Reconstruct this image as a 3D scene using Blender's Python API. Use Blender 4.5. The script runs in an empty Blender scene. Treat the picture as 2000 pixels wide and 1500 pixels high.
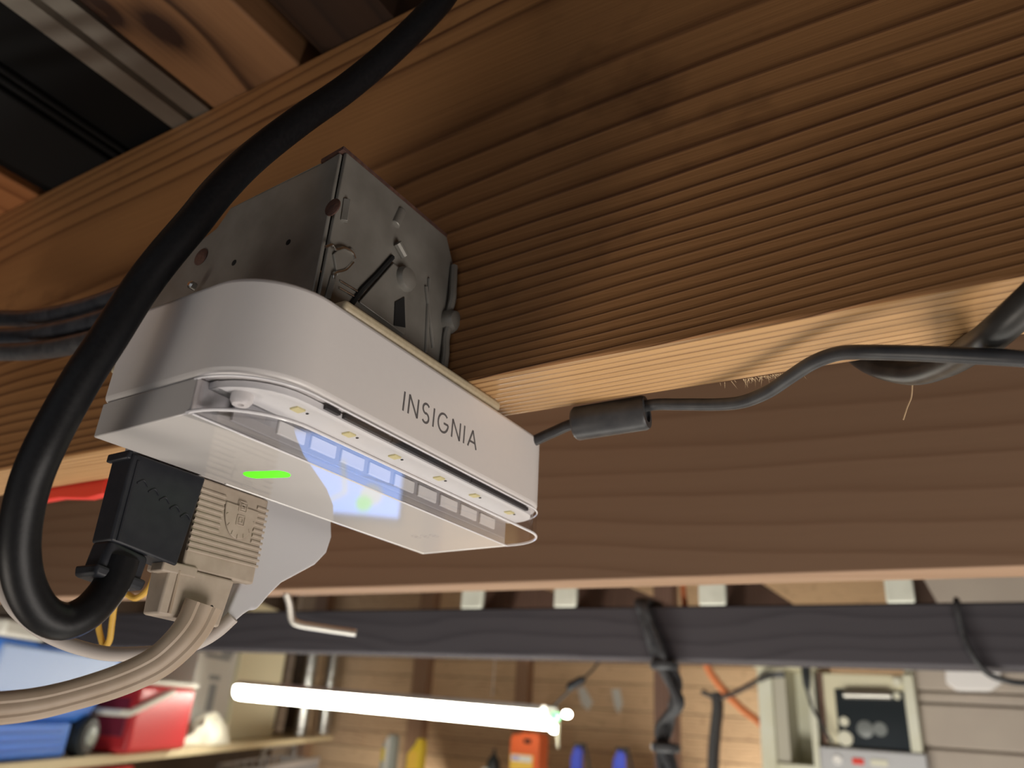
import bpy, bmesh, math, random
from mathutils import Vector, Matrix
random.seed(7)
SC = bpy.context.scene
COL = SC.collection

# ------------------------------------------------------------------ camera, world, light, exposure
W = ((0.85576, -0.15474, -0.49371), (0.51339, 0.37204, 0.77335), (0.06401, -0.91527, 0.39772))  # columns: right, down, forward
F = 1500.0
cd = bpy.data.cameras.new('camera')
cd.sensor_width = 36.0
cd.lens = 27.0
cd.clip_start = 0.01
cd.dof.use_dof = True
cd.dof.focus_distance = 0.262
cd.dof.aperture_fstop = 11.5
cam = bpy.data.objects.new('camera', cd)
COL.objects.link(cam)
cam.matrix_world = Matrix(((W[0][0], -W[0][1], -W[0][2], 0), (W[1][0], -W[1][1], -W[1][2], 0),
                           (W[2][0], -W[2][1], -W[2][2], 0), (0, 0, 0, 1)))
SC.camera = cam
SC.view_settings.view_transform = 'Standard'
SC.view_settings.look = 'None'
SC.view_settings.gamma = 1.0
SC.view_settings.use_curve_mapping = False
SC.view_settings.exposure = 0.0
wd = bpy.data.worlds.new('world')
SC.world = wd
wd.use_nodes = True
wd.node_tree.nodes['Background'].inputs[0].default_value = (0.93, 0.95, 1.0, 1)
wd.node_tree.nodes['Background'].inputs[1].default_value = 0.35

def area(name, loc, target, sx, sy, power, col=(1, 1, 1)):
    l = bpy.data.lights.new(name, 'AREA')
    l.shape = 'RECTANGLE'
    l.size, l.size_y, l.energy, l.color = sx, sy, power, col
    o = bpy.data.objects.new(name, l)
    COL.objects.link(o)
    o.location = loc
    o.rotation_euler = (Vector(target) - Vector(loc)).to_track_quat('-Z', 'Y').to_euler()
    return o
# added unseen area lights: two brighten the joists and device, two the background
area('fill_light_right', (0.64, 0.34, -0.70), (-0.15, 0.2, 0.1), 0.6, 0.5, 9.5, (1.0, 0.92, 0.85))
area('fill_light_left', (-0.85, -0.55, -1.0), (-0.2, 0.15, 0.1), 0.5, 0.5, 6.9, (1.0, 0.90, 0.79))
area('fill_light_background', (-0.7, 0.80, -1.45), (-1.2, 3.2, 0.1), 2.2, 0.5, 72, (1.0, 0.96, 0.87))
area('fill_light_wall', (-2.2, 4.3, -1.1), (-2.2, 5.75, 0.4), 3.0, 0.3, 85, (1.0, 0.93, 0.80))

# ------------------------------------------------------------------ helpers
def ray(px, py):
    c = (px - 1000.0, py - 750.0, F)
    return Vector([sum(W[i][j] * c[j] for j in range(3)) for i in range(3)])
def onX(px, py, v):
    r = ray(px, py); return r * (v / r.x)
def onY(px, py, v):
    r = ray(px, py); return r * (v / r.y)
def onZ(px, py, v):
    r = ray(px, py); return r * (v / r.z)
def dep(px, py, d):
    return ray(px, py) * (d / F)

class MB:
    def __init__(s): s.v = []; s.f = []
    def add(s, vs, fs):
        n = len(s.v); s.v += [Vector(v) for v in vs]; s.f += [[i + n for i in f] for f in fs]; return s
    def box(s, a, b, M=None):
        x0, y0, z0 = a; x1, y1, z1 = b
        vs = [Vector(p) for p in ((x0,y0,z0),(x1,y0,z0),(x1,y1,z0),(x0,y1,z0),(x0,y0,z1),(x1,y0,z1),(x1,y1,z1),(x0,y1,z1))]
        if M is not None: vs = [M @ v for v in vs]
        return s.add(vs, [(0,3,2,1),(4,5,6,7),(0,1,5,4),(1,2,6,5),(2,3,7,6),(3,0,4,7)])
    def prism(s, poly, z0, z1, M=None):
        n = len(poly)
        vs = [Vector((p[0], p[1], z0)) for p in poly] + [Vector((p[0], p[1], z1)) for p in poly]
        if M is not None: vs = [M @ v for v in vs]
        return s.add(vs, [tuple(reversed(range(n))), tuple(range(n, 2*n))] + [(i, (i+1) % n, n + (i+1) % n, n + i) for i in range(n)])
    def hull2(s, A, B):                       # two loops of equal length joined and capped
        n = len(A)
        return s.add(list(A) + list(B), [tuple(reversed(range(n))), tuple(range(n, 2*n))] + [(i, (i+1) % n, n + (i+1) % n, n + i) for i in range(n)])
    def cyl(s, p0, p1, r0, r1=None, seg=20):
        p0 = Vector(p0); p1 = Vector(p1); r1 = r0 if r1 is None else r1
        d = (p1 - p0).normalized(); u = d.orthogonal().normalized(); w = d.cross(u)
        A = [p0 + (u*math.cos(2*math.pi*i/seg) + w*math.sin(2*math.pi*i/seg))*r0 for i in range(seg)]
        B = [p1 + (u*math.cos(2*math.pi*i/seg) + w*math.sin(2*math.pi*i/seg))*r1 for i in range(seg)]
        return s.hull2(A, B)
    def lathe(s, p0, axis, prof, seg=24, sy=1.0):   # prof: (radius, along)
        p0 = Vector(p0); d = Vector(axis).normalized(); u = d.orthogonal().normalized(); w = d.cross(u)
        vs = []; fs = []
        for r, t in prof:
            vs += [p0 + d*t + (u*math.cos(2*math.pi*i/seg) + w*math.sin(2*math.pi*i/seg)*sy)*r for i in range(seg)]
        for k in range(len(prof)-1):
            for i in range(seg):
                j = (i+1) % seg
                fs.append((k*seg+i, k*seg+j, (k+1)*seg+j, (k+1)*seg+i))
        n = (len(prof)-1)*seg
        fs += [tuple(reversed(range(seg))), tuple(range(n, n+seg))]
        return s.add(vs, fs)
    def sweep(s, pts, prof, up=None, scale=None):   # prof: 2D loop, along a polyline with parallel transport
        pts = [Vector(p) for p in pts]; n = len(pts); m = len(prof)
        tg = [(pts[min(i+1, n-1)] - pts[max(i-1, 0)]).normalized() for i in range(n)]
        u = Vector(up) if up is not None else tg[0].orthogonal()
        vs = []
        for i in range(n):
            u = (u - tg[i]*u.dot(tg[i])).normalized(); w = tg[i].cross(u)
            k = scale(i/(n-1)) if scale else 1.0
            vs += [pts[i] + (u*a + w*b)*k for a, b in prof]
        fs = [(k*m+i, k*m+(i+1) % m, (k+1)*m+(i+1) % m, (k+1)*m+i) for k in range(n-1) for i in range(m)]
        fs += [tuple(reversed(range(m))), tuple(range((n-1)*m, n*m))]
        return s.add(vs, fs)
    def tube(s, pts, r, seg=14, res=8, scale=None):
        return s.sweep(spline(pts, res), circ(r, seg), scale=scale)
    def build(s, name, mat, parent=None, smooth=True, bevel=0, segs=2, angle=35, label=None, loc=None):
        me = bpy.data.meshes.new(name)
        off = Vector(loc) if loc is not None else Vector((0, 0, 0))
        me.from_pydata([tuple(v - off) for v in s.v], [], s.f)
        bm = bmesh.new(); bm.from_mesh(me); bmesh.ops.recalc_face_normals(bm, faces=bm.faces[:]); bm.to_mesh(me); bm.free()
        me.materials.append(mat)
        if smooth:
            me.polygons.foreach_set('use_smooth', [True]*len(me.polygons))
            me.set_sharp_from_angle(angle=math.radians(angle))
        o = bpy.data.objects.new(name, me)
        COL.objects.link(o)
        o.location = off
        if parent: o.parent = parent
        if bevel:
            b = o.modifiers.new('b', 'BEVEL'); b.width = bevel; b.segments = segs; b.limit_method = 'ANGLE'; b.angle_limit = math.radians(30)
            b.harden_normals = False
        if label: o['label'] = label
        return o

def circ(r, seg=14, ry=None):
    ry = r if ry is None else ry
    return [(r*math.cos(2*math.pi*i/seg), ry*math.sin(2*math.pi*i/seg)) for i in range(seg)]
def spline(p, res=8):
    p = [Vector(q) for q in p]
    if len(p) < 3: return p
    P = [p[0]*2 - p[1]] + p + [p[-1]*2 - p[-2]]
    out = []
    for i in range(1, len(P)-2):
        a, b, c, d = P[i-1:i+3]
        for k in range(res):
            t = k/res
            out.append(0.5*((2*b) + (c-a)*t + (2*a-5*b+4*c-d)*t*t + (3*b-a-3*c+d)*t**3))
    out.append(p[-1]); return out
def rrect(x0, y0, x1, y1, rs, seg=8):          # radii order: (x0y0, x1y0, x1y1, x0y1), counter-clockwise
    out = []
    for (cx, cy, sx, sy, a0, r) in ((x0, y0, 1, 1, 180, rs[0]), (x1, y0, -1, 1, 270, rs[1]), (x1, y1, -1, -1, 0, rs[2]), (x0, y1, 1, -1, 90, rs[3])):
        if r <= 0: out.append((cx, cy)); continue
        for k in range(seg+1):
            a = math.radians(a0 + 90*k/seg)
            out.append((cx + sx*r + r*math.cos(a), cy + sy*r + r*math.sin(a)))
    return out
def empty(name, loc=(0, 0, 0), M=None):
    o = bpy.data.objects.new(name, None); COL.objects.link(o); o.empty_display_size = .05
    if M is not None: o.matrix_world = M
    else: o.location = loc
    return o
def tag(o, label=None, cat=None, group=None, kind=None):
    if label: o['label'] = label
    if cat: o['category'] = cat
    if group: o['group'] = group
    if kind: o['kind'] = kind
    return o

# ------------------------------------------------------------------ materials
def mat(name, col, rough=.5, metal=0, spec=.5, coat=0, emit=None, es=0, trans=0, ior=1.45, noise=None, bump=0, vary=0):
    m = bpy.data.materials.new(name); m.use_nodes = True
    nt = m.node_tree; b = nt.nodes['Principled BSDF']
    b.inputs['Base Color'].default_value = (*col, 1)
    b.inputs['Roughness'].default_value = rough
    b.inputs['Metallic'].default_value = metal
    b.inputs['Specular IOR Level'].default_value = spec
    b.inputs['Coat Weight'].default_value = coat
    b.inputs['Coat Roughness'].default_value = .05
    b.inputs['Transmission Weight'].default_value = trans
    b.inputs['IOR'].default_value = ior
    if emit: b.inputs['Emission Color'].default_value = (*emit, 1); b.inputs['Emission Strength'].default_value = es
    if noise or bump:
        tc = nt.nodes.new('ShaderNodeTexCoord'); n = nt.nodes.new('ShaderNodeTexNoise')
        n.inputs['Scale'].default_value = noise[0] if noise else 200
        n.inputs['Detail'].default_value = 5
        nt.links.new(tc.outputs['Object'], n.inputs['Vector'])
        if noise:
            r = nt.nodes.new('ShaderNodeMix'); r.data_type = 'RGBA'
            r.inputs['A'].default_value = (*col, 1); r.inputs['B'].default_value = (*noise[1], 1)
            mr = nt.nodes.new('ShaderNodeMapRange'); mr.inputs['From Min'].default_value = .35; mr.inputs['From Max'].default_value = .7
            nt.links.new(n.outputs['Fac'], mr.inputs['Value']); nt.links.new(mr.outputs['Result'], r.inputs['Factor'])
            nt.links.new(r.outputs['Result'], b.inputs['Base Color'])
        if bump:
            bp = nt.nodes.new('ShaderNodeBump'); bp.inputs['Strength'].default_value = bump; bp.inputs['Distance'].default_value = .001
            nt.links.new(n.outputs['Fac'], bp.inputs['Height']); nt.links.new(bp.outputs['Normal'], b.inputs['Normal'])
    return m

def wood(name, light, dark, axis=0, f0=40, f1=260, ztop=.12, warp=.03, rough=.6, bump=.35, fine=.25, vary=.0, tilt=0.0, spot=0.0, across=2, knots=None, side=.35):
    """growth rings as sawtooth bands across `across`, stretched along `axis`; band pitch narrows away from ztop"""
    m = bpy.data.materials.new(name); m.use_nodes = True
    nt = m.node_tree; N = nt.nodes; Lk = nt.links; b = N['Principled BSDF']
    def math_(op, a, c=None, d=None):
        n = N.new('ShaderNodeMath'); n.operation = op
        for i, q in enumerate((a, c, d)):
            if q is None: continue
            if isinstance(q, (int, float)): n.inputs[i].default_value = q
            else: Lk.new(q, n.inputs[i])
        return n.outputs[0]
    tc = N.new('ShaderNodeTexCoord'); sep = N.new('ShaderNodeSeparateXYZ'); Lk.new(tc.outputs['Object'], sep.inputs[0])
    oi = N.new('ShaderNodeObjectInfo')
    al = sep.outputs[axis]; ac = sep.outputs[across]; oth = sep.outputs[3 - axis - across]
    rnd = math_('MULTIPLY', oi.outputs['Random'], 9.0)
    def noise(sa, sc, so, scale, detail=3.0, rough_=.5):
        c = N.new('ShaderNodeCombineXYZ')
        Lk.new(math_('ADD', math_('MULTIPLY', al, sa), rnd), c.inputs[0]); Lk.new(math_('MULTIPLY', ac, sc), c.inputs[1]); Lk.new(math_('MULTIPLY', oth, so), c.inputs[2])
        n = N.new('ShaderNodeTexNoise'); n.inputs['Scale'].default_value = scale; n.inputs['Detail'].default_value = detail; n.inputs['Roughness'].default_value = rough_
        Lk.new(c.outputs[0], n.inputs['Vector']); return n.outputs['Fac']
    w1 = math_('MULTIPLY', math_('SUBTRACT', noise(.9, 3, 3, 2.2, 1.5), .5), warp*2)
    w2 = math_('MULTIPLY', math_('SUBTRACT', noise(4, 30, 30, 1.5, 2), .5), warp*.22)
    w2 = math_('ADD', w2, math_('MULTIPLY', math_('SUBTRACT', noise(.25, 26, 5, 1.0, 2), .5), warp*.5))
    u = math_('SUBTRACT', ztop, math_('ADD', math_('ADD', ac, math_('MULTIPLY', al, tilt)), math_('ADD', w1, w2)))
    u = math_('ADD', u, math_('MULTIPLY', oth, side))
    if knots:
        for (ka, kc, kr) in knots:
            da = math_('SUBTRACT', al, ka); dc = math_('SUBTRACT', ac, kc)
            dd = math_('SQRT', math_('ADD', math_('MULTIPLY', math_('MULTIPLY', da, da), .25), math_('MULTIPLY', dc, dc)))
            u = math_('ADD', u, math_('MULTIPLY', math_('POWER', 2.718, math_('MULTIPLY', dd, -1.0/kr)), kr*2.2))
    rings = math_('ADD', math_('MULTIPLY', u, f0), math_('MULTIPLY', math_('MULTIPLY', u, u), f1))
    saw = math_('FRACT', math_('ADD', rings, rnd))
    rp = N.new('ShaderNodeValToRGB'); Lk.new(saw, rp.inputs[0])
    e = rp.color_ramp.elements; e[0].position = 0; e[0].color = (0.35, .35, .35, 1); e[1].position = 1; e[1].color = (.75, .75, .75, 1)
    for p, v in ((.08, .02), (.55, .10), (.80, .45), (.93, 1.0)):
        q = e.new(p); q.color = (v, v, v, 1)
    fib = noise(10, 420, 420, 1.0, 4, .6)
    pat = noise(1.2, 9, 9, 2.5, 2)
    wn = N.new('ShaderNodeTexWhiteNoise'); wn.noise_dimensions = '1D'; Lk.new(math_('FLOOR', math_('ADD', rings, rnd)), wn.inputs['W'])
    pat = math_('MULTIPLY', pat, math_('ADD', .55, math_('MULTIPLY', wn.outputs['Value'], .8)))
    # strength of the bands varies along the board
    fac = math_('MULTIPLY', rp.outputs[0], math_('ADD', .45, math_('MULTIPLY', pat, .75)))
    fac = math_('ADD', fac, math_('MULTIPLY', math_('SUBTRACT', fib, .5), fine*2.2))
    if vary: fac = math_('ADD', fac, math_('MULTIPLY', math_('SUBTRACT', oi.outputs['Random'], .5), vary))
    if knots:
        for (ka, kc, kr) in knots:
            da = math_('SUBTRACT', al, ka); dc = math_('SUBTRACT', ac, kc)
            dd = math_('SQRT', math_('ADD', math_('MULTIPLY', math_('MULTIPLY', da, da), .3), math_('MULTIPLY', dc, dc)))
            fac = math_('ADD', fac, math_('POWER', 2.718, math_('MULTIPLY', math_('MULTIPLY', dd, dd), -1.0/(kr*kr*.6))))
    mx = N.new('ShaderNodeMix'); mx.data_type = 'RGBA'; mx.clamp_factor = True
    mx.inputs['A'].default_value = (*light, 1); mx.inputs['B'].default_value = (*dark, 1)
    Lk.new(fac, mx.inputs['Factor']); col = mx.outputs['Result']
    if spot:
        mx2 = N.new('ShaderNodeMix'); mx2.data_type = 'RGBA'; mx2.clamp_factor = True
        sp = noise(7, 9, 9, 2.0, 4, .65)
        mrr = N.new('ShaderNodeMapRange'); mrr.inputs['From Min'].default_value = .60; mrr.inputs['From Max'].default_value = .75; mrr.inputs['To Max'].default_value = spot
        Lk.new(sp, mrr.inputs['Value']); Lk.new(mrr.outputs['Result'], mx2.inputs['Factor'])
        Lk.new(col, mx2.inputs['A']); mx2.inputs['B'].default_value = (dark[0]*.45, dark[1]*.4, dark[2]*.4, 1); col = mx2.outputs['Result']
    Lk.new(col, b.inputs['Base Color'])
    b.inputs['Roughness'].default_value = rough; b.inputs['Specular IOR Level'].default_value = .35
    if bump:
        bp = N.new('ShaderNodeBump'); bp.inputs['Strength'].default_value = bump; bp.inputs['Distance'].default_value = .0012
        Lk.new(math_('ADD', rp.outputs[0], math_('MULTIPLY', fib, .5)), bp.inputs['Height']); Lk.new(bp.outputs['Normal'], b.inputs['Normal'])
    return m

M = {}
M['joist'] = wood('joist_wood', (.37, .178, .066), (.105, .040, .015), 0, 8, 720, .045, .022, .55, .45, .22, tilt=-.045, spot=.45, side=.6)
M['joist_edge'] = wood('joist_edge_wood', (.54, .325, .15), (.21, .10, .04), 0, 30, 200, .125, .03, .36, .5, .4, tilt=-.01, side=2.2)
M['joist_far'] = wood('joist_far_wood', (.325, .207, .132), (.262, .158, .097), 0, 20, 60, .14, .025, .65, .1, .2, tilt=.05)
M['dark_beam'] = wood('dark_beam_wood', (.054, .049, .056), (.036, .032, .038), 0, 20, 60, .1, .05, .7, .1, .2)
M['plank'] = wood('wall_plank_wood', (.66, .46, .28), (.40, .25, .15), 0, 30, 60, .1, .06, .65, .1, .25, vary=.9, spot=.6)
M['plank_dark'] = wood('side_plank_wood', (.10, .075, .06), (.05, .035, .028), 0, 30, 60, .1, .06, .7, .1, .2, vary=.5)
M['stud'] = wood('stud_wood', (.36, .22, .14), (.20, .11, .065), 2, 40, 60, .1, .03, .7, .1, .2, across=0)
M['post'] = wood('post_wood', (.20, .115, .085), (.09, .05, .04), 2, 40, 60, .1, .03, .7, .1, .2, across=0)
M['roof'] = wood('roof_wood', (.30, .16, .075), (.13, .06, .025), 0, 30, 60, .1, .06, .7, .1, .2, vary=.5, across=1)
M['knotty'] = wood('knotty_board_wood', (.31, .155, .07), (.035, .013, .006), 1, 12, 60, .1, .05, .6, .2, .2, across=0, knots=[(.0, -.012, .016), (-.03, -.032, .010), (-.02, .038, .007)], spot=.9)
M['dark_board'] = wood('dark_board_wood', (.035, .016, .008), (.015, .007, .004), 1, 25, 60, .1, .05, .7, .2, .2, across=0)
M['orange_board'] = wood('orange_board_wood', (.46, .19, .07), (.25, .09, .03), 1, 25, 60, .1, .05, .6, .1, .2, across=0)
M['pale_wood'] = wood('pale_shelf_wood', (.66, .56, .36), (.50, .40, .24), 0, 30, 60, .1, .03, .6, .1, .2, across=1)
M['white_end'] = mat('painted_joist_end', (.66, .67, .58), .6, noise=(25, (.55, .56, .48)))
M['body'] = mat('white_plastic', (.75, .72, .70), .32, spec=.45, noise=(300, (.74, .71, .69)))
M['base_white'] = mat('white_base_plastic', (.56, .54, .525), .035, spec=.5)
def thin_clear(name, tint):
    m = bpy.data.materials.new(name); m.use_nodes = True
    nt = m.node_tree; nt.nodes.remove(nt.nodes['Principled BSDF']); out = nt.nodes['Material Output']
    t = nt.nodes.new('ShaderNodeBsdfTransparent'); t.inputs[0].default_value = (*tint, 1)
    g = nt.nodes.new('ShaderNodeBsdfGlossy'); g.inputs['Roughness'].default_value = .03
    f = nt.nodes.new('ShaderNodeFresnel'); f.inputs['IOR'].default_value = 1.49
    x = nt.nodes.new('ShaderNodeMixShader')
    gm = nt.nodes.new('ShaderNodeNewGeometry'); sb = nt.nodes.new('ShaderNodeMath'); sb.operation = 'SUBTRACT'; sb.inputs[0].default_value = 1
    ml = nt.nodes.new('ShaderNodeMath'); ml.operation = 'MULTIPLY'
    nt.links.new(gm.outputs['Backfacing'], sb.inputs[1]); nt.links.new(f.outputs[0], ml.inputs[0]); nt.links.new(sb.outputs[0], ml.inputs[1])
    nt.links.new(ml.outputs[0], x.inputs[0]); nt.links.new(t.outputs[0], x.inputs[1]); nt.links.new(g.outputs[0], x.inputs[2]); nt.links.new(x.outputs[0], out.inputs[0])
    return m
M['clear'] = thin_clear('clear_acrylic', (.965, .965, .975))
M['led_board'] = mat('white_led_board', (.82, .81, .80), .4)
M['led_chip'] = mat('yellow_led_phosphor', (.80, .72, .38), .45)
M['rib'] = mat('pale_grey_rib', (.74, .73, .72), .4)
M['rib_gap'] = mat('grey_inner_wall', (.36, .355, .37), .45)
M['gasket'] = mat('dark_gap', (.035, .035, .038), .5)
M['green'] = mat('green_indicator', (.1, .8, .02), .4, emit=(.07, 1.0, .0), es=1.15)
M['ink'] = mat('grey_print', (.13, .125, .13), .5)
M['steel'] = mat('galvanised_steel', (.25, .24, .215), .45, metal=.35, noise=(60, (.18, .17, .15)), bump=.15)
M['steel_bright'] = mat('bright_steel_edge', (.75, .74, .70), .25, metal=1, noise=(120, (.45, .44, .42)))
M['rust'] = mat('rusty_steel', (.115, .055, .038), .75, metal=.2, noise=(400, (.06, .032, .028)), bump=.5)
M['hole'] = mat('dark_hole', (.006, .006, .006), .9)
M['beige_plate'] = mat('beige_bakelite', (.50, .43, .30), .45, noise=(500, (.44, .37, .25)))
M['black_rubber'] = mat('black_rubber', (.005, .0053, .0066), .45, spec=.32, noise=(700, (.008, .0083, .0095)), bump=.05)
M['black_plug'] = mat('black_vinyl_plug', (.014, .016, .022), .5, noise=(250, (.02, .022, .028)), bump=.08)
M['grey_cable'] = mat('dark_grey_cable', (.035, .036, .04), .4, noise=(150, (.06, .06, .062)), bump=.1)
M['dusty_cable'] = mat('dusty_grey_cable', (.024, .024, .024), .4, spec=.55, noise=(90, (.06, .058, .053)), bump=.1)
M['blue_black'] = mat('blue_black_cable', (.022, .026, .034), .4, noise=(90, (.05, .055, .065)))
M['beige_plug'] = mat('beige_vinyl', (.46, .385, .31), .55, noise=(180, (.40, .33, .26)))
M['beige_cord'] = mat('beige_cord_vinyl', (.45, .36, .275), .55, noise=(60, (.36, .27, .19)))
M['white_adapter'] = mat('white_adapter_plastic', (.54, .535, .55), .35)
M['grey_cord'] = mat('pale_grey_cord', (.50, .45, .41), .5)
M['yellow_rope'] = mat('yellow_cord', (.72, .44, .07), .5, noise=(150, (.60, .34, .05)))
M['red'] = mat('red_plastic', (.78, .05, .03), .45)
M['zinc'] = mat('zinc_rod', (.62, .60, .55), .4, metal=.8)
M['rail'] = mat('grey_rail_metal', (.30, .27, .23), .35, metal=.6, noise=(30, (.24, .21, .18)))
M['black_case'] = mat('black_case', (.003, .003, .0032), .7, spec=.2)
M['black_case2'] = mat('black_case_felt', (.010, .010, .0103), .8, spec=.2)
M['housing'] = mat('white_fixture_housing', (.72, .70, .66), .4)
M['tube'] = mat('lit_diffuser', (1, 1, 1), .5, emit=(1.0, .97, .84), es=24)
M['green_lit'] = mat('green_lit_end', (.2, .6, .3), .4, emit=(.25, .9, .4), es=1.0)
M['chain'] = mat('brass_chain', (.75, .72, .55), .3, metal=.7)
M['cooler_blue'] = mat('blue_cooler_plastic', (.05, .20, .70), .4)
M['cooler_pale'] = mat('pale_blue_cooler_plastic', (.36, .49, .80), .45)
M['cooler_white'] = mat('white_cooler_plastic', (.82, .80, .72), .45)
M['wheel'] = mat('black_wheel_rubber', (.02, .024, .026), .4)
M['hub'] = mat('grey_wheel_hub', (.30, .33, .30), .4)
M['cooler_red'] = mat('red_cooler_plastic', (.62, .035, .045), .4)
M['cooler_red_dark'] = mat('maroon_cooler_plastic', (.22, .022, .05), .45)
M['carton'] = mat('pale_grey_carton', (.64, .64, .61), .6)
M['carton_print'] = mat('grey_carton_print', (.26, .28, .30), .6)
M['cream'] = mat('cream_painted_board', (.72, .67, .48), .5)
M['cream_dark'] = mat('shadow_cream_paint', (.45, .42, .32), .5)
M['duct'] = mat('galvanised_duct', (.62, .62, .60), .22, metal=1)
M['cloth'] = mat('crumpled_cream_cloth', (.86, .83, .70), .8, bump=.4)
M['grey_grid'] = mat('grey_plastic_grid', (.34, .32, .32), .5)
M['silver_bottle'] = mat('grey_bottle', (.42, .46, .44), .4)
M['label_y'] = mat('yellow_print', (.75, .62, .12), .5)
M['label_w'] = mat('white_print', (.85, .83, .80), .5)
M['label_p'] = mat('violet_print', (.45, .35, .70), .5)
M['label_o'] = mat('amber_print', (.95, .62, .10), .5)
M['yellow'] = mat('yellow_bottle', (.85, .62, .05), .4)
M['orange'] = mat('orange_jug', (.86, .15, .035), .4)
M['blue'] = mat('blue_handle', (.06, .10, .72), .4)
M['orange_cord'] = mat('orange_cord', (.80, .26, .10), .5)
M['white_cab'] = mat('white_cabinet_paint', (.74, .74, .62), .5, noise=(8, (.68, .66, .50)))
M['recess_shade'] = mat('recess_shade_grey', (.52, .49, .40), .6)
M['door_glass'] = mat('dark_oven_glass', (.022, .028, .032), .12, spec=.6)
M['disc'] = mat('cream_disc', (.74, .72, .58), .5)
M['disc_grey'] = mat('grey_disc', (.20, .215, .21), .4)
M['silver'] = mat('silver_appliance', (.52, .52, .53), .4, metal=.3)
M['door_panel'] = mat('beige_door_panel', (.46, .395, .33), .5, noise=(6, (.42, .355, .30)))
M['white_lamp'] = mat('white_cover', (.85, .82, .80), .4)
M['concrete'] = mat('concrete_floor', (.42, .40, .37), .8, noise=(3, (.33, .31, .29)))
M['ceiling'] = mat('dark_ceiling', (.16, .10, .06), .8)
M['plaster'] = mat('plaster_wall', (.55, .50, .44), .8)
M['screen'] = mat('blue_screen', (0, 0, 0), .3, emit=(.22, .42, 1.0), es=3.2)
M['screen_w'] = mat('pale_screen_shape', (0, 0, 0), .3, emit=(.8, .9, 1.0), es=1.7)
M['screen_g'] = mat('green_screen_shape', (0, 0, 0), .3, emit=(.3, .95, .35), es=2.0)
M['thread'] = mat('dry_wood_fibre', (.62, .44, .26), .7)
M['wood_fuzz'] = mat('torn_wood_fibre', (.66, .48, .28), .7)

# ------------------------------------------------------------------ structure
FL = -2.25
s = MB().box((-8, -5, FL-.1), (4, 6.1, FL)).build('floor', M['concrete'], smooth=False); tag(s, kind='structure')
s = MB().box((-8, -5, 1.75), (4, 6.1, 1.85)).build('ceiling', M['ceiling'], smooth=False); tag(s, kind='structure')
YW = 5.75
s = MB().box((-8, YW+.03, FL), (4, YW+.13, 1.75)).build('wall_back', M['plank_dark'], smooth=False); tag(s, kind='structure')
wall_back = s
z = FL + .005; row = 0
while z < 1.74:
    h = random.choice((.135, .142, .15, .185)); h = min(h, 1.745 - z)
    x = -7.6 + random.uniform(-.6, 0)
    while x < 2.6:
        l = random.uniform(1.6, 3.2)
        x1 = min(x + l, 3.2)
        c = Vector(((x+x1)/2, YW+.015, z+h/2)); d = random.uniform(-.004, .004)
        MB().box((x+.002, YW+d, z+.003), (x1-.002, YW+.03, z+h-.003)).build('plank', M['plank'], wall_back, smooth=False, loc=c)
        x = x1
    z += h; row += 1
# left wall runs beside the long shelf
S0 = Vector((-2.63, 1.42, -.225)); U = Vector((-2.17, 3.76, 0)).normalized(); Nn = Vector((-U.y, U.x, 0))
if Nn.x > 0: Nn = -Nn
MS = Matrix(((U.x, Nn.x, 0, S0.x), (U.y, Nn.y, 0, S0.y), (0, 0, 1, S0.z), (0, 0, 0, 1)))   # local: along shelf, into the wall, up
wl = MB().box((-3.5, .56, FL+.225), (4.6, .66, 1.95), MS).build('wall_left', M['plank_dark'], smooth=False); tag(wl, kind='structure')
s = MB().box((3.6, -5, FL), (3.7, 6.1, 1.75)).build('wall_right', M['plaster'], smooth=False); tag(s, kind='structure')
# wall studs
for (p0, p1, nm, mm, kk) in ((808, 836, 'wall_stud', 'stud', 0), (1008, 1032, 'wall_stud', 'stud', 1), (596, 620, 'wall_stud', 'stud', 2)):
    a = onY(p0, 1300, YW-.09).x; b = onY(p1, 1300, YW-.09).x
    st = MB().box((a, YW-.09, FL), (b, YW-.005, 1.74)).build('wall_stud', M['stud'], wall_back, smooth=False, bevel=.002, loc=((a+b)/2, YW-.05, 0))

# dark beam
YB = 1.44
db = MB().box((-4.4, YB, .1165), (2.6, YB+.09, .214)).build('dark_beam', M['dark_beam'], bevel=.004, loc=(-1, YB+.045, .165))
tag(db, 'long blackish painted beam crossing the garage under the white joist ends', 'beam')
# white painted joist ends resting on the dark beam
ends = [(905, 945, 'first from the left, above the long tube light'), (1085, 1127, 'second from the left'), (1366, 1418, 'third from the left'), (1730, 1786, 'rightmost and widest, above the oven')]
lab = ['white painted joist end on the dark beam, nearest the bent rod', 'white painted joist end on the dark beam, above the right end of the tube light',
       'white painted joist end on the dark beam, beside the orange wire', 'white painted joist end on the dark beam, above the dark oven']
for (p0, p1, _), lb in zip(ends, lab):
    a = onY(p0, 1160, YB+.005).x; b = onY(p1, 1160, YB+.005).x
    e = empty('painted_joist', ((a+b)/2, YB, .214)); tag(e, lb, 'joist', 'white ended joists over the dark beam')
    MB().box((a, YB-.002, .2145), (b, YB+.012, .30)).build('painted_end', M['white_end'], e, bevel=.003).location = -e.location
    MB().box((a+.001, YB+.0125, .2145), (b-.001, 2.5, .30)).build('joist_body', M['post'], e, smooth=False).location = -e.location

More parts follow.
